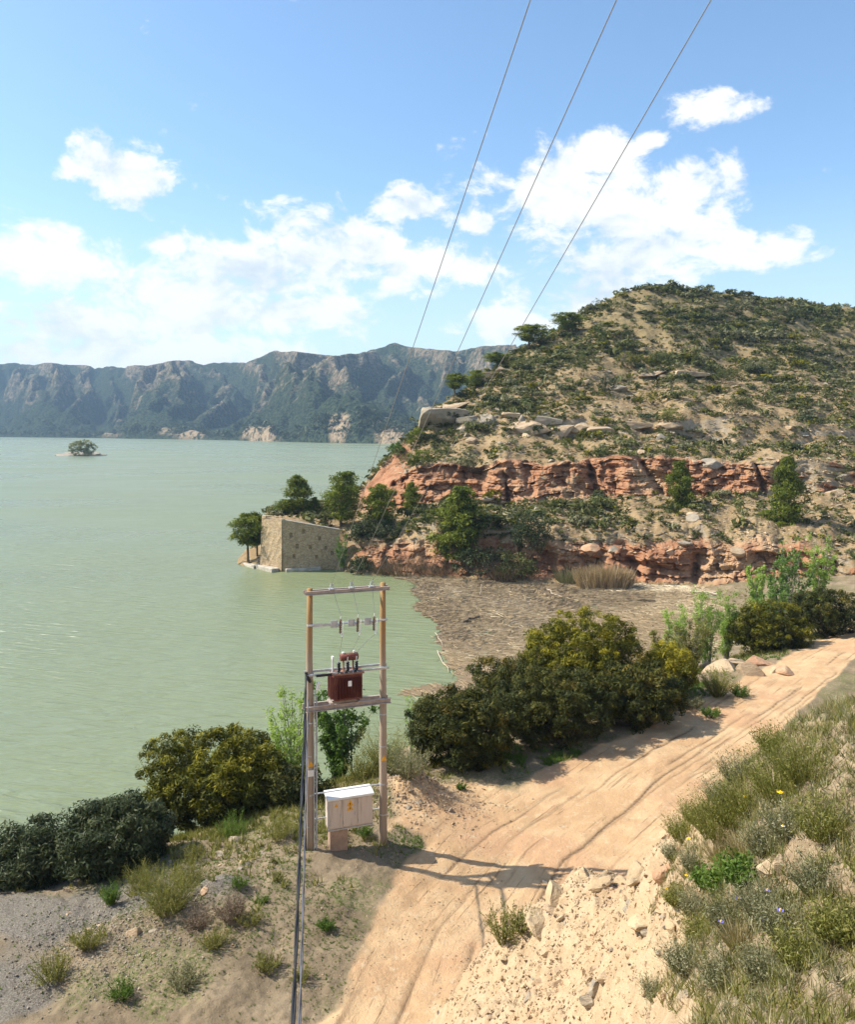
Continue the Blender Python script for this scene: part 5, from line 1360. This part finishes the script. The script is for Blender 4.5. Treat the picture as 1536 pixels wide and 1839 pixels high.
# ------------------------------------------------------------------ big shrubs by the lake and the track
def gl(x, y): return np.array([x, y, ground(x, y)[0]])
def dome(w, dp, h, n, r, low=.0):
    """lobes of a rounded bush w wide, dp deep, h high"""
    L = [(0, 0, h*.45, w*.80, dp*.80, h*.50), (0, 0, h*.45, w*.80, dp*.80, h*.50)]
    for k in range(n):
        a = 6.283*k/n+r.normal()*.3; q = r.uniform(.38, .60)
        L.append((math.cos(a)*w*q, math.sin(a)*dp*q, h*r.uniform(.28, .62), w*r.uniform(.34, .48), dp*r.uniform(.34, .48), h*r.uniform(.24, .36)))
    return L
BUSH = [  # x, y, half width, half depth, height, material, clumps, label
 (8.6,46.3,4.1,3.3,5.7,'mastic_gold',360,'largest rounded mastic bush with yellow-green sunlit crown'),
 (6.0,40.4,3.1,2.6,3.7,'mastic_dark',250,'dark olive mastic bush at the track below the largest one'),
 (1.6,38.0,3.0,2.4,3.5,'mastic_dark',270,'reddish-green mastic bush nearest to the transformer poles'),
 (10.6,42.3,2.6,2.2,3.4,'mastic_dark',200,'blackish bush with grey twigs at the bend of the track'),
 (4.2,44.5,2.6,2.4,3.9,'mastic_dark',180,'dark bush between the reddish-green and the largest mastic bush'),
 (13.4,46.0,1.7,1.6,3.2,'mastic_gold',120,'smaller yellow-topped bush leaning on the largest mastic bush'),
 (-8.9,35.3,3.6,2.7,4.5,'mastic',400,'broad olive mastic bush standing over the lake shore'),
 (-12.4,33.4,2.0,1.8,2.6,'mastic_dark',130,'low yellow-green bush sloping down to the water beside the broad olive bush'),
 (-11.2,29.8,2.1,1.7,2.5,'holm',200,'blackish evergreen bush at the lake side near the gravel'),
 (-14.6,29.8,1.9,1.6,2.1,'holm',110,'second blackish evergreen bush out past the first'),
 (23.8,58.0,3.2,2.6,3.7,'mastic',210,'round brownish-green bush behind the pale boulders'),
 (29.0,60.5,3.0,2.6,3.8,'mastic_dark',150,'dark bush further along the bank past the boulders'),
 (-5.6,34.6,1.4,1.2,1.7,'mastic_dark',70,'small olive bush behind the first pole')]
for k, (x, y, w, dp, h, mt, n, lab) in enumerate(BUSH):
    r = np.random.default_rng(700+k)
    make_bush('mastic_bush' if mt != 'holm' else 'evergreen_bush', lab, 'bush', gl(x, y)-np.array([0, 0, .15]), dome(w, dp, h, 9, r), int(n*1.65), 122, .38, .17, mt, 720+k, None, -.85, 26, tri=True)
# trees and willows on the bank
def bank_tree(*a, **k): return make_sapling(*a, **k)
bank_tree('young_poplar', 'leafy green young poplar behind the transformer poles', gl(-4.15, 39.5), 5.0, 14, 1.7, .18, 70, 'poplar', 800)
bank_tree('willow_shrub', 'pale yellow-green willow beside the first pole', gl(-6.6, 40.3), 5.6, 13, 1.5, .125, 70, 'willow', 801)
bank_tree('willow_shrub', 'thin pale willow shoot at the lake end of the reddish-green bush', gl(-.9, 44.5), 3.4, 4, .5, .11, 30, 'willow', 802)
for k, (px, d, hp, sp, lab) in enumerate([(1215,56,112,.9,'pale green tamarisk at the lake end of the bank thicket'),(1268,57,128,1.0,'tallest pale green tamarisk shoot of the bank thicket'),(1240,54.5,84,1.5,'low spreading tamarisk in front of the bank thicket'),(1305,59,104,.8,'pale tamarisk next to the brownish-green bush'),(1190,55,80,.9,'thin pale tamarisk nearest the driftwood')]):
    x = (px-CX)/F*d; q = gl(x, d)
    bank_tree('tamarisk', lab, q, hp*d/F*1.15, 13, sp*1.25, .13, 60, 'willow' if k in (0, 1, 3) else 'broom', 810+k, None, 'shrub')
for k, (px, d, top, sp, lab) in enumerate([(1398,80,985,1.9,'bright green poplar sapling at the head of the cove'),(1360,86,1015,1.7,'light green willow where cliff and driftwood meet'),(1425,76,965,2.2,'tall bright green poplar at the view edge of the cove'),(1475,78,960,2.4,'tall light green poplar past the head of the cove'),(1380,74,1060,1.8,'low bright green willow before the cove poplars')]):
    x = (px-CX)/F*d; q = gl(x, d); h = q[2]*0+(CAMZ-(top-HY)/F*d)-q[2]
    bank_tree('poplar_sapling', lab, q, max(h, 2), 10, sp, .26, 34, 'willow' if k % 2 else 'poplar', 830+k)

# broom-like wispy shrubs: fans of thin stems
def broom(label, P0, H, R, n, mat, seed, w=.012, lean=.8, name='broom_shrub', cat='shrub', group=None):
    """many fine forking stems with small leaves toward the tips"""
    rr = np.random.default_rng(seed); t = thing(name, label, cat, P0, 0, group)
    n1 = max(30, n//9); a = rr.uniform(0, 6.283, n1); q = np.sqrt(rr.random(n1))
    B = np.stack([np.cos(a)*q*R*.25, np.sin(a)*q*R*.25, np.full(n1, -.04)], 1)
    D = unit(np.stack([np.cos(a)*q*lean, np.sin(a)*q*lean, np.ones(n1)], 1)+rr.normal(scale=.2, size=(n1, 3)))
    L = H*rr.uniform(.35, .95, n1)
    V1, F1 = blades(B, D, L, w*1.1, rr, .1)
    m_ = 8; s_ = rr.uniform(.3, 1.0, n1*m_); B2 = np.repeat(B, m_, 0)+np.repeat(D*L[:, None], m_, 0)*s_[:, None]
    D2 = unit(np.repeat(D, m_, 0)+rr.normal(scale=.55, size=(n1*m_, 3))+np.array([0, 0, .25]))
    L2 = H*rr.uniform(.12, .34, n1*m_)
    V2, F2 = blades(B2, D2, L2, w*.7, rr, .15, True)
    tn = lambda k, c: np.clip(rr.normal(c, .2, k), 0, 1)
    tag(link('stem', fast_mesh('stem', V1, F1, {'tint': np.repeat(tn(n1, .35), 6)}), M[mat], t), kind='stuff')
    tag(link('twigs', fast_mesh('twigs', V2, F2, {'tint': np.repeat(tn(n1*m_, .5), 3)}), M[mat], t), kind='stuff')
    per = 4; P = np.repeat(B2, per, 0)+np.repeat(D2*L2[:, None], per, 0)*rr.uniform(.3, 1.05, (n1*m_*per, 1))
    V3, F3 = leaf_quads(P, unit(rr.normal(size=P.shape)), w*2.6*rr.uniform(.6, 1.4, len(P)), .4, rr)
    link('foliage', fast_mesh('foliage', V3, F3, {'tint': np.repeat(tn(len(P), .5), 4)}), M[mat], t)
    return t
for k, (px, py, H, R, n, mt, lean, lab) in enumerate([
    (690,1392,2.2,1.2,1100,'broom',.55,'olive broom shrub between the two poles'),(735,1395,1.5,1.0,700,'grey_scrub',.7,'grey twiggy shrub at the foot of the reddish-green bush'),(650,1400,1.3,.9,600,'broom',.6,'short broom shrub behind the cabinet roof'),
    (300,1640,1.35,1.0,1500,'broom',.75,'olive broom shrub on the grey gravel'),(255,1600,1.0,.8,800,'broom',.7,'smaller broom shrub up against the blackish bush'),(335,1590,.9,.8,800,'broom',.8,'yellowish broom shrub above the gravel heap'),
    (200,1622,.75,.5,700,'grass',.45,'bright green leafy plant under the blackish bush'),(500,1505,.8,.8,700,'broom',.8,'low broom beside the first pole'),(420,1500,.9,1.0,800,'grass',.8,'green herb clump under the broad olive bush'),
    (585,1668,.38,.35,600,'grass',.8,'bright green grass tuft alone on the bare ground'),(497,1580,.35,.3,300,'broom',.8,'little olive tuft on the trampled bank'),(655,1500,.5,.5,500,'grass',.7,'green weeds at the foot of the cabinet'),(610,1510,.4,.4,400,'grass',.8,'green weeds beside the cabinet plinth'),
    (1290,1250,1.6,1.1,1200,'broom',.6,'tall olive broom before the boulders'),(1330,1250,.7,.9,700,'grass',.9,'bright green weeds on the track verge by the boulders'),(1240,1270,.8,1.4,900,'grey_scrub',.9,'grey-green verge scrub beside the blackish bush'),(1275,1285,.5,1.2,700,'grass',1.0,'green verge grass at the bend of the track'),
    (905,1690,.75,.45,420,'broom',.6,'sparse olive plant at the lower rim of the rubble'),(940,1672,.5,.35,300,'broom',.7,'small olive plant beside the sparse one on the rubble'),(450,1660,.5,.5,400,'broom',.9,'low weeds below the gravel heap'),(385,1700,.6,.6,600,'broom',.9,'dark weedy tuft near the two cables'),
    (415,1650,.7,.7,900,'brush',.9,'brown twiggy dead shrub below the gravel heap'),(355,1665,.6,.7,700,'brush',.9,'dead brown twigs between the gravel broom and the dark weeds'),(160,1700,.7,.7,700,'broom',.8,'olive broom at the edge of the gravel patch'),(95,1760,.8,.8,800,'broom',.8,'olive broom low on the gravel, past the view edge'),
    (480,1740,.5,.6,600,'broom',.9,'olive weeds beside the thick black cable'),(330,1770,.6,.7,700,'grey_scrub',.9,'grey-green cushion low on the trampled ground'),(220,1790,.5,.6,600,'grass',.9,'green herbs low on the gravel patch'),(430,1590,.35,.5,400,'grass',.9,'low green herbs by the gravel heap'),(540,1760,.4,.5,400,'broom',.9,'olive weeds between cables and track'),
    (345,1545,.6,.8,600,'broom',.9,'olive weeds above the pale bank stones'),(470,1620,.3,.4,350,'grass',.9,'flat green weeds near the little olive tuft'),
    (830,1418,.35,.25,250,'grass',.7,'grey-green herb on the rubble mound')]):
    q = G(px, py); broom(lab, q, H, R, n, mt, 850+k, .016 if q[1] < 32 else .024, lean)

# ------------------------------------------------------------------ stones
STN = [((1368,1196),46,26,'rock_red','reddish boulder at the top of the verge boulder heap'),((1300,1205),60,26,'rock_tan','long pale boulder at the lake end of the verge heap'),((1348,1212),42,32,'rock_tan','pointed tan boulder in the middle of the verge heap'),
 ((1330,1195),36,18,'rock_tan','flat tan boulder behind the pointed one'),((1398,1205),30,16,'rock_cream','small pale boulder between the reddish and the square one'),((1415,1208),30,24,'rock_red','square reddish boulder at the end of the verge heap'),((1285,1235),20,18,'rock_tan','lone tan stone in the verge scrub'),((1275,1200),26,16,'rock_tan','half hidden tan boulder next to the olive broom'),
 ((238,1680),28,20,'rock_tan','orange-tan stone on the grey gravel'),((371,1690),14,12,'rock_red','small brick-red stone near the dark weeds'),((368,1602),14,12,'rock_red','red brick piece on the gravel heap'),((420,1512),24,18,'rock_grey','brown stump-like rock under the broad olive bush'),
 ((1078,1590),34,22,'rock_cream','jagged cream rock on the crest of the rubble'),((1120,1588),26,18,'rock_cream','pale rock beside the jagged one on the crest'),((1150,1575),52,16,'rock_cream','long cracked rock at the top of the rubble bank'),((1050,1580),36,22,'rock_cream','cream block with a ledge on the rubble crest'),
 ((1000,1612),52,26,'rock_cream','broad cream slab on the shoulder of the rubble'),((1130,1622),14,12,'rock_grey','single dark pebble-like stone on the rubble'),((1160,1660),50,14,'rock_cream','low cream ledge rock in the lower rubble'),((975,1665),50,18,'rock_cream','cream ledge rock at the lower shoulder of the rubble'),((1385,1570),40,40,'rock_tan','tan rock poking out of the scrub'),((1410,1560),28,34,'rock_tan','second tan rock at the scrub edge'),((1200,1570),40,22,'rock_red','reddish rock below the scrub line')]
r = np.random.default_rng(900)
for k, ((px, py), w, h, mt, lab) in enumerate(STN):
    q = G(px, py); s = q[1]/F
    put_rock(ROCKS[k % 7], 'boulder' if w > 22 else 'stone', lab, q+np.array([0, .2*w*s, -.08*h*s]), (w*s*.85, w*s*.62, h*s*.90), (r.normal()*.2, r.normal()*.2, r.uniform(0, 6.28)), mt)
# loose stones that can still be told apart
SLM = [((1078,1590),'jagged cream crest rock'),((1150,1575),'long cracked rock'),((1000,1612),'broad cream slab'),((1130,1622),'single dark pebble-like stone'),((1160,1660),'low cream ledge rock'),((975,1665),'cream ledge rock'),((905,1690),'sparse olive plant'),((1215,1620),'olive seedling shrub'),((1180,1790),'lowest grey tuft'),((1080,1740),'bare lower rubble'),
       ((740,1400),'grey twiggy shrub'),((690,1440),'second pole'),((830,1418),'grey-green herb'),((780,1440),'rubble mound top'),((420,1512),'stump-like rock'),((368,1602),'red brick piece'),((497,1580),'little olive tuft'),((450,1540),'bank stones'),((238,1680),'orange-tan stone'),((300,1640),'gravel broom shrub'),((200,1622),'bright leafy plant'),((170,1690),'gravel patch edge')]
def loose(n, region, smin, smax, mats, lab, group, name='stone'):
    k = 0; tries = 0
    while k < n and tries < n*8:
        tries += 1
        px, py = region(); q = G(px, py)
        s = r.uniform(smin, smax)*(.6+r.random()**3*1.3); mt = mats[r.integers(len(mats))]
        cn = {'rock_cream': 'cream', 'rock_grey': 'grey', 'rock_tan': 'tan'}[mt]; sn_ = 'tiny' if s < smin*.9 else 'small' if s < smin*1.5 else 'bigger'
        dd, lx, ly, ln = min(((px-a)**2+(py-b)**2, a, b, n_) for (a, b), n_ in SLM)
        wy = ('uphill of' if py < ly else 'downhill of') if abs(px-lx) < abs(py-ly)*1.3 else ('on the lake side of' if px < lx else 'on the track-bend side of')
        lb = f'{sn_} {cn} loose stone {wy} the {ln}'
        put_rock(ROCKS[r.integers(7)], name, lb, q-np.array([0, 0, .15*s]), (s*r.uniform(.8, 1.4), s, s*r.uniform(.5, .9)), (r.normal()*.3, r.normal()*.3, r.uniform(0, 6.28)), mt, group+': '+lb, 'stone'); k += 1
def reg(cx, cy, sx, sy): return lambda: (r.normal(cx, sx), r.normal(cy, sy))
loose(45, reg(420, 1545, 45, 18), .06, .12, ['rock_cream', 'rock_grey'], 'pale loose stone on the bank below the broad olive bush', 'pale stones on the lake-side bank')
loose(40, reg(755, 1425, 45, 22), .08, .17, ['rock_grey', 'rock_tan'], 'grey rubble stone on the mound behind the poles', 'rubble stones behind the poles')
loose(28, reg(230, 1670, 60, 30), .05, .11, ['rock_grey', 'rock_tan'], 'grey stone lying on the gravel patch near the blackish bushes', 'stones on the gravel patch')
loose(110, lambda: (r.uniform(890, 1240), r.uniform(1575, 1800)), .035, .11, ['rock_cream', 'rock_cream', 'rock_tan', 'rock_grey'], 'pale limestone lump on the rubble bank beside the track', 'limestone lumps on the rubble bank')
# crushed stone, far too many to count
def gravel_mass(name, label, n, region, smin, smax, mat, par=None):
    pts = []; 
    base = np.array([(1, 0, 0), (-1, 0, 0), (0, 1, 0), (0, -1, 0), (0, 0, .8), (0, 0, -.8)], float)
    of = np.array([(0, 2, 4), (2, 1, 4), (1, 3, 4), (3, 0, 4), (2, 0, 5), (1, 2, 5), (3, 1, 5), (0, 3, 5)])
    xy = region(n); z = ground(xy[:, 0], xy[:, 1]); n = len(xy)
    s = r.uniform(smin, smax, n)*(.5+r.random(n)**2)
    Rm = unit(r.normal(size=(n, 3))); a2 = unit(np.cross(Rm, r.normal(size=(n, 3)))); a3 = np.cross(Rm, a2)
    B3 = np.stack([Rm*1.2, a2, a3*.75], 1)
    V = np.einsum('vk,nkj->nvj', base, B3)*(s[:, None, None])*r.uniform(.7, 1.2, (n, 6, 1))
    V += np.stack([xy[:, 0], xy[:, 1], z+.2*s], 1)[:, None]
    Fc = (of[None]+(np.arange(n)*6)[:, None, None]).reshape(-1, 3)
    return tag(link(name, fast_mesh(name, V.reshape(-1, 3), Fc), M[mat]), label, 'gravel', None, 'stuff')
def emb_xy(n):
    x = r.uniform(-.5, 7, n*6); y = r.uniform(8, 20.5, n*6); tz = tps_eval(x, y); px = CX+F*x/y
    ok = (tz > 6.2) & (px > 800) & (px < 1300+(y-12)*10); return np.stack([x, y], 1)[ok][:n]
gravel_mass('crushed_limestone', 'crushed cream limestone covering the rubble bank', 9500, emb_xy, .01, .038, 'rock_cream')
gravel_mass('crushed_sandstone', 'crushed tan stone mixed through the rubble bank', 5000, emb_xy, .01, .045, 'rock_tan')
gravel_mass('track_pebbles', 'small loose stones scattered along the dirt track', 2600, lambda n: np.stack([r.uniform(-3, 20, n), r.uniform(20, 48, n)], 1), .008, .026, 'rock_tan')
gravel_mass('grey_gravel', 'grey gravel spread near the blackish bushes', 5000, lambda n: np.stack([r.normal(-9.3, 1.5, n), r.normal(24.6, 1.4, n)], 1), .015, .04, 'rock_grey')
gravel_mass('rubble_chips', 'small stone chips around the rubble mound', 2600, lambda n: np.stack([r.normal(-.6, 1.5, n), r.normal(33.8, 1.0, n)], 1), .02, .06, 'rock_tan')
gravel_mass('bank_pebbles', 'small pebbles strewn on the bank around the poles', 3500, lambda n: np.stack([r.uniform(-9, 3, n), r.uniform(22, 32, n)], 1), .008, .03, 'rock_tan')

# ------------------------------------------------------------------ scrub of the near bank
def scrub_leafy(seed, H=.6, R=.45, n=370, leaf=.05):
    rr = np.random.default_rng(seed)
    a = rr.uniform(0, 6.283, n); q = np.sqrt(rr.random(n)); B = np.stack([np.cos(a)*q*R*.3, np.sin(a)*q*R*.3, np.zeros(n)-.03], 1)
    D = unit(np.stack([np.cos(a)*q*.75, np.sin(a)*q*.75, np.ones(n)], 1)+rr.normal(scale=.14, size=(n, 3)))
    return B, D, rr
def near_scrub(kind, px, py, H, R, label, seed, group=None):
    q = G(px, py) if not isinstance(px, np.ndarray) else px
    t = thing({'rosemary': 'rosemary_shrub', 'grey': 'thyme_shrub', 'green': 'green_herb', 'dry': 'dry_grass_tuft'}[kind], label, 'shrub' if kind in ('rosemary', 'grey') else 'plant', q, 0, group)
    B, D, rr = scrub_leafy(seed, H, R)
    n = len(B); L = H*rr.uniform(.5, 1.08, n)
    mt = {'rosemary': 'broom', 'grey': 'grey_scrub', 'green': 'grass', 'dry': 'drygrass'}[kind]
    V, Fc = blades(B, D, L, .006 if kind != 'dry' else .007, rr, .12)
    link('stem', fast_mesh('stem', V, Fc, {'tint': np.repeat(np.clip(rr.normal(.45, .2, n), 0, 1), 6)}), M[mt], t)
    if kind != 'dry':
        per = 5; s = np.tile(np.linspace(.35, 1.0, per), n); P = np.repeat(B, per, 0)+np.repeat(D*L[:, None], per, 0)*s[:, None]+rr.normal(scale=.014, size=(n*per, 3))
        V, Fc = leaf_quads(P, unit(np.repeat(D, per, 0)*.3+rr.normal(size=P.shape)), (.034 if kind == 'rosemary' else .030 if kind == 'grey' else .052)*rr.uniform(.6, 1.3, len(P)), .32 if kind != 'green' else .45, rr)
        link('foliage', fast_mesh('foliage', V, Fc, {'tint': np.repeat(np.clip(rr.normal(.42, .2, len(P))+.15*(s-.6), 0, 1), 4)}), M[{'rosemary': 'scrub_near', 'grey': 'grey_scrub', 'green': 'grass'}[kind]], t)
    return t
M['scrub_near'] = leaf_mat('rosemary_leaf', rgb_stops((.075,.085,.02),(.14,.15,.035),(.22,.21,.06),(.33,.28,.11)), .3, .6)
NEAR = [('rosemary',1230,1505,.5,'olive rosemary at the outer point of the near scrub bank'),('rosemary',1290,1500,.75,'tall olive rosemary above the outer point'),('rosemary',1350,1460,.7,'rosemary on the upper middle of the near scrub bank'),('rosemary',1405,1430,.7,'rosemary where the scrub bank meets the view edge'),
 ('rosemary',1450,1400,.7,'rosemary high on the near bank beyond the view edge'),('grey',1330,1400,.5,'pale grey shrub at the top rim of the near bank, over the track'),('rosemary',1395,1350,.45,'dark rosemary at the very top of the near bank'),('grey',1300,1440,.45,'grey shrub behind the tall olive rosemary'),
 ('grey',1210,1540,.3,'small grey thyme cushion above the rubble'),('grey',1250,1560,.35,'grey thyme beside the bright green herb'),('green',1300,1600,.40,'bright green herb clump in the middle of the scrub'),('green',1335,1585,.36,'second bright green herb touching the first'),('green',1270,1590,.26,'low green herb at the rubble side of the clump'),
 ('grey',1380,1530,.45,'grey-brown dry shrub uphill of the bright green herbs'),('grey',1420,1500,.45,'grey-green shrub with white specks at the view edge'),('dry',1340,1540,.4,'straw tuft above the bright green herbs'),('dry',1295,1545,.35,'thin straw tuft next to the grey thyme'),
 ('grey',1250,1640,.40,'grey shrub at the edge of the rubble, below the herbs'),('rosemary',1215,1620,.30,'olive seedling shrub on the rubble edge'),('grey',1310,1660,.40,'purple-grey thyme in the lower scrub'),('grey',1370,1640,.42,'grey lavender cushion in the lower scrub'),('grey',1410,1680,.42,'grey lavender cushion at the lower view edge'),
 ('rosemary',1260,1690,.32,'olive sprig shrub at the bottom of the scrub'),('dry',1330,1700,.34,'straw tuft at the bottom of the scrub'),('grey',1230,1740,.36,'grey shrub below the olive sprig'),('grey',1300,1770,.36,'grey cushion low on the bank'),('grey',1380,1760,.36,'pale cushion low on the bank'),('rosemary',1440,1730,.36,'olive cushion low at the view edge'),
 ('grey',1470,1600,.42,'grey shrub past the view edge in the middle of the bank'),('rosemary',1480,1500,.5,'olive shrub past the view edge above the middle'),('rosemary',1500,1680,.36,'olive shrub past the view edge near the bottom'),('grey',1180,1790,.34,'grey tuft at the lowest rubble edge'),('rosemary',1255,1475,.42,'bushy rosemary tip hanging over the track side'),('rosemary',1320,1480,.62,'dense rosemary in the middle of the tall row')]
for k, (kd, px, py, H, lab) in enumerate(NEAR): near_scrub(kd, px, py, H*.82, H*.95, lab, 1000+k)
# grass and herbs too many to count
def tuft_mass(name, label, n, xy, H, w, mat, seed, per=9, lean=.7, cat='grass'):
    rr = np.random.default_rng(seed); z = ground(xy[:, 0], xy[:, 1]); n = len(xy)
    base = np.repeat(np.stack([xy[:, 0], xy[:, 1], z-.01], 1), per, 0)+rr.normal(scale=H*.16, size=(n*per, 3))*np.array([1, 1, 0])
    a = rr.uniform(0, 6.283, n*per); q = rr.random(n*per)*lean
    D = unit(np.stack([np.cos(a)*q, np.sin(a)*q, np.ones(n*per)], 1))
    hh = np.repeat(H*rr.uniform(.4, 1.2, n), per)*rr.uniform(.5, 1.1, n*per)
    V, Fc = blades(base, D, hh, w*1.3*rr.uniform(.6, 1.4, n*per), rr, .25, True)
    tn = np.clip(np.repeat(rr.normal(.45, .2, n), per)+rr.normal(scale=.1, size=n*per), 0, 1)
    return tag(link(name, fast_mesh(name, V, Fc, {'tint': np.repeat(tn, 3)}), M[mat]), label, cat, None, 'stuff')
def scrub_xy(n):
    n = int(n*1.5); x = r.uniform(1.2, 11, n*8); y = r.uniform(3.0, 16, n*8); px = CX+F*x/y; tz = tps_eval(x, y); py = HY+F*(CAMZ-tz)/y
    lim = 1215+60*fbm(x*1.5, y*1.5, oct=3, seed=77); ok = (px > lim) & (px < 2150) & (tz > 9) & (py > 1250); return np.stack([x, y], 1)[ok][:n]
tuft_mass('bank_grass', 'dry straw grass between the shrubs of the near bank', 0, scrub_xy(2600), .20, .007, 'drygrass', 1100, 10)
tuft_mass('bank_herbs', 'grey-green small herbs between the shrubs of the near bank', 0, scrub_xy(4200), .17, .009, 'grey_scrub', 1101, 10, .9, 'herbs')
tuft_mass('bank_green_herbs', 'olive small herbs between the shrubs of the near bank', 0, scrub_xy(4200), .20, .008, 'scrub_near', 1102, 10, .8, 'herbs')
def patch_xy(n, cx, cy, sx, sy, thr=.1):
    x = r.normal(cx, sx, n*4); y = r.normal(cy, sy, n*4); tmk = track_mask(x, y, tps_eval(x, y))[0]
    k = fbm(x*.6, y*.6, oct=3, seed=1110); ok = (k > thr) & (tmk < .35) & (ground(x, y) > .2); return np.stack([x, y], 1)[ok][:n]
tuft_mass('ground_weeds', 'short green weeds over the trampled ground round the poles', 0, np.concatenate([patch_xy(4200, -4.5, 26.5, 3.2, 2.8, -.35), patch_xy(900, .3, 31.0, 1.3, 1.0, -.1), patch_xy(1200, -8, 27.5, 2.6, 2.4, -.2)]), .09, .012, 'grass', 1103, 8, .9, 'weeds')
tuft_mass('verge_grass', 'green grass along the verge of the track by the bushes', 0, np.concatenate([patch_xy(700, 14.5, 48.5, 1.6, 1.6, -.5), patch_xy(500, 19.5, 53.5, 1.8, 1.2, -.5), patch_xy(300, 6, 38.2, 2.2, .6, -.5)]), .32, .03, 'grass', 1104, 9, .8)
tuft_mass('shore_grass', 'olive grass and herbs on the slope between track and lake', 0, np.concatenate([patch_xy(1500, -8, 33, 4, 2.5, -.6), patch_xy(1200, 20, 60, 6, 3.5, -.6), patch_xy(1000, 34, 80, 5, 9, -.6), patch_xy(700, -3, 38, 3, 2.5, -.6)]), .40, .035, 'broom', 1105, 9, .8)
# flowers
def flower(label, px, py, lift, rad, mat, n=6):
    q = G(px, py)+np.array([0, 0, 0]); t = thing('wildflower', label, 'flower', q)
    mb = MB(); mb.tube([(0, 0, -.02), (.01, 0, lift*.6), (0, -.02, lift)], [.004, .003, .003], 5); mb.build('stalk', M['grass_flat'], t)
    mb = MB()
    for k in range(n):
        a = 6.283*k/n; c, s = math.cos(a), math.sin(a); u = np.array([c, s, .25]); v = np.array([-s, c, 0]); o_ = np.array([0, -.02, lift])
        mb.add([o_, o_+u*rad*.6+v*rad*.35, o_+u*rad, o_+u*rad*.6-v*rad*.35], [(0, 1, 2, 3)])
    mb.build('petal_ring', M[mat], t)
    mb = MB(); mb.tube([(0, -.02, lift-.005), (0, -.02, lift+.018)], [rad*.3, rad*.2], 8); mb.build('flower_centre', M['yellow_flower'], t)
M['grass_flat'] = flat_mat('flower_stalk', (.10,.14,.04), .7); M['yellow_flower'] = flat_mat('yellow_petal', (.85,.55,.02), .5, 0, .1); M['blue_flower'] = flat_mat('violet_petal', (.16,.15,.55), .5, 0, .15); M['white_flower'] = flat_mat('white_petal', (.75,.75,.78), .5, 0, .1)
for (px, py, lf, rd, mt, lab) in [(1400,1470,.16,.042,'yellow_flower','largest yellow flower on the rosemary at the view edge'),(1338,1475,.2,.03,'yellow_flower','yellow flower in the middle of the tall rosemary row'),(1236,1540,.15,.03,'yellow_flower','single yellow flower above the rubble'),(1197,1625,.12,.03,'yellow_flower','yellow flower on the olive seedling shrub'),(1232,1600,.1,.028,'yellow_flower','yellow flower beside the low green herb'),
     (1326,1665,.16,.03,'blue_flower','violet flower on the purple-grey thyme'),(1377,1650,.15,.026,'blue_flower','violet flower on the grey lavender cushion'),(1400,1700,.2,.034,'blue_flower','violet flower spike at the lower view edge'),(1370,1708,.17,.032,'blue_flower','violet flower below the lavender cushion'),(1294,1705,.15,.03,'blue_flower','violet flower near the straw tuft at the bottom'),(1405,1540,.2,.024,'white_flower','white flower on the grey-green shrub at the view edge'),(1388,1535,.2,.02,'white_flower','small white flower uphill of the green herbs')]:
    flower(lab, px, py, lf+.12, rd, mt)
# ------------------------------------------------------------------ air
mb = MB(); mb.box((0, 1950, 160), (7000, 4400, 330))
hz_m = bpy.data.materials.new('haze_air'); hz_m.use_nodes = True
t = NT(hz_m.node_tree)
for nd in list(t.n): t.n.remove(nd)
pv = t.add('ShaderNodeVolumePrincipled'); pv.inputs['Color'].default_value = (.50, .74, 1.0, 1)
pv.inputs['Density'].default_value = .00013; pv.inputs['Anisotropy'].default_value = 0.0
oo = t.add('ShaderNodeOutputMaterial'); t.l.new(pv.outputs[0], oo.inputs['Volume'])
tag(mb.build('haze', hz_m), 'pale bluish air over the lake and the far mountains', None, None, 'stuff')
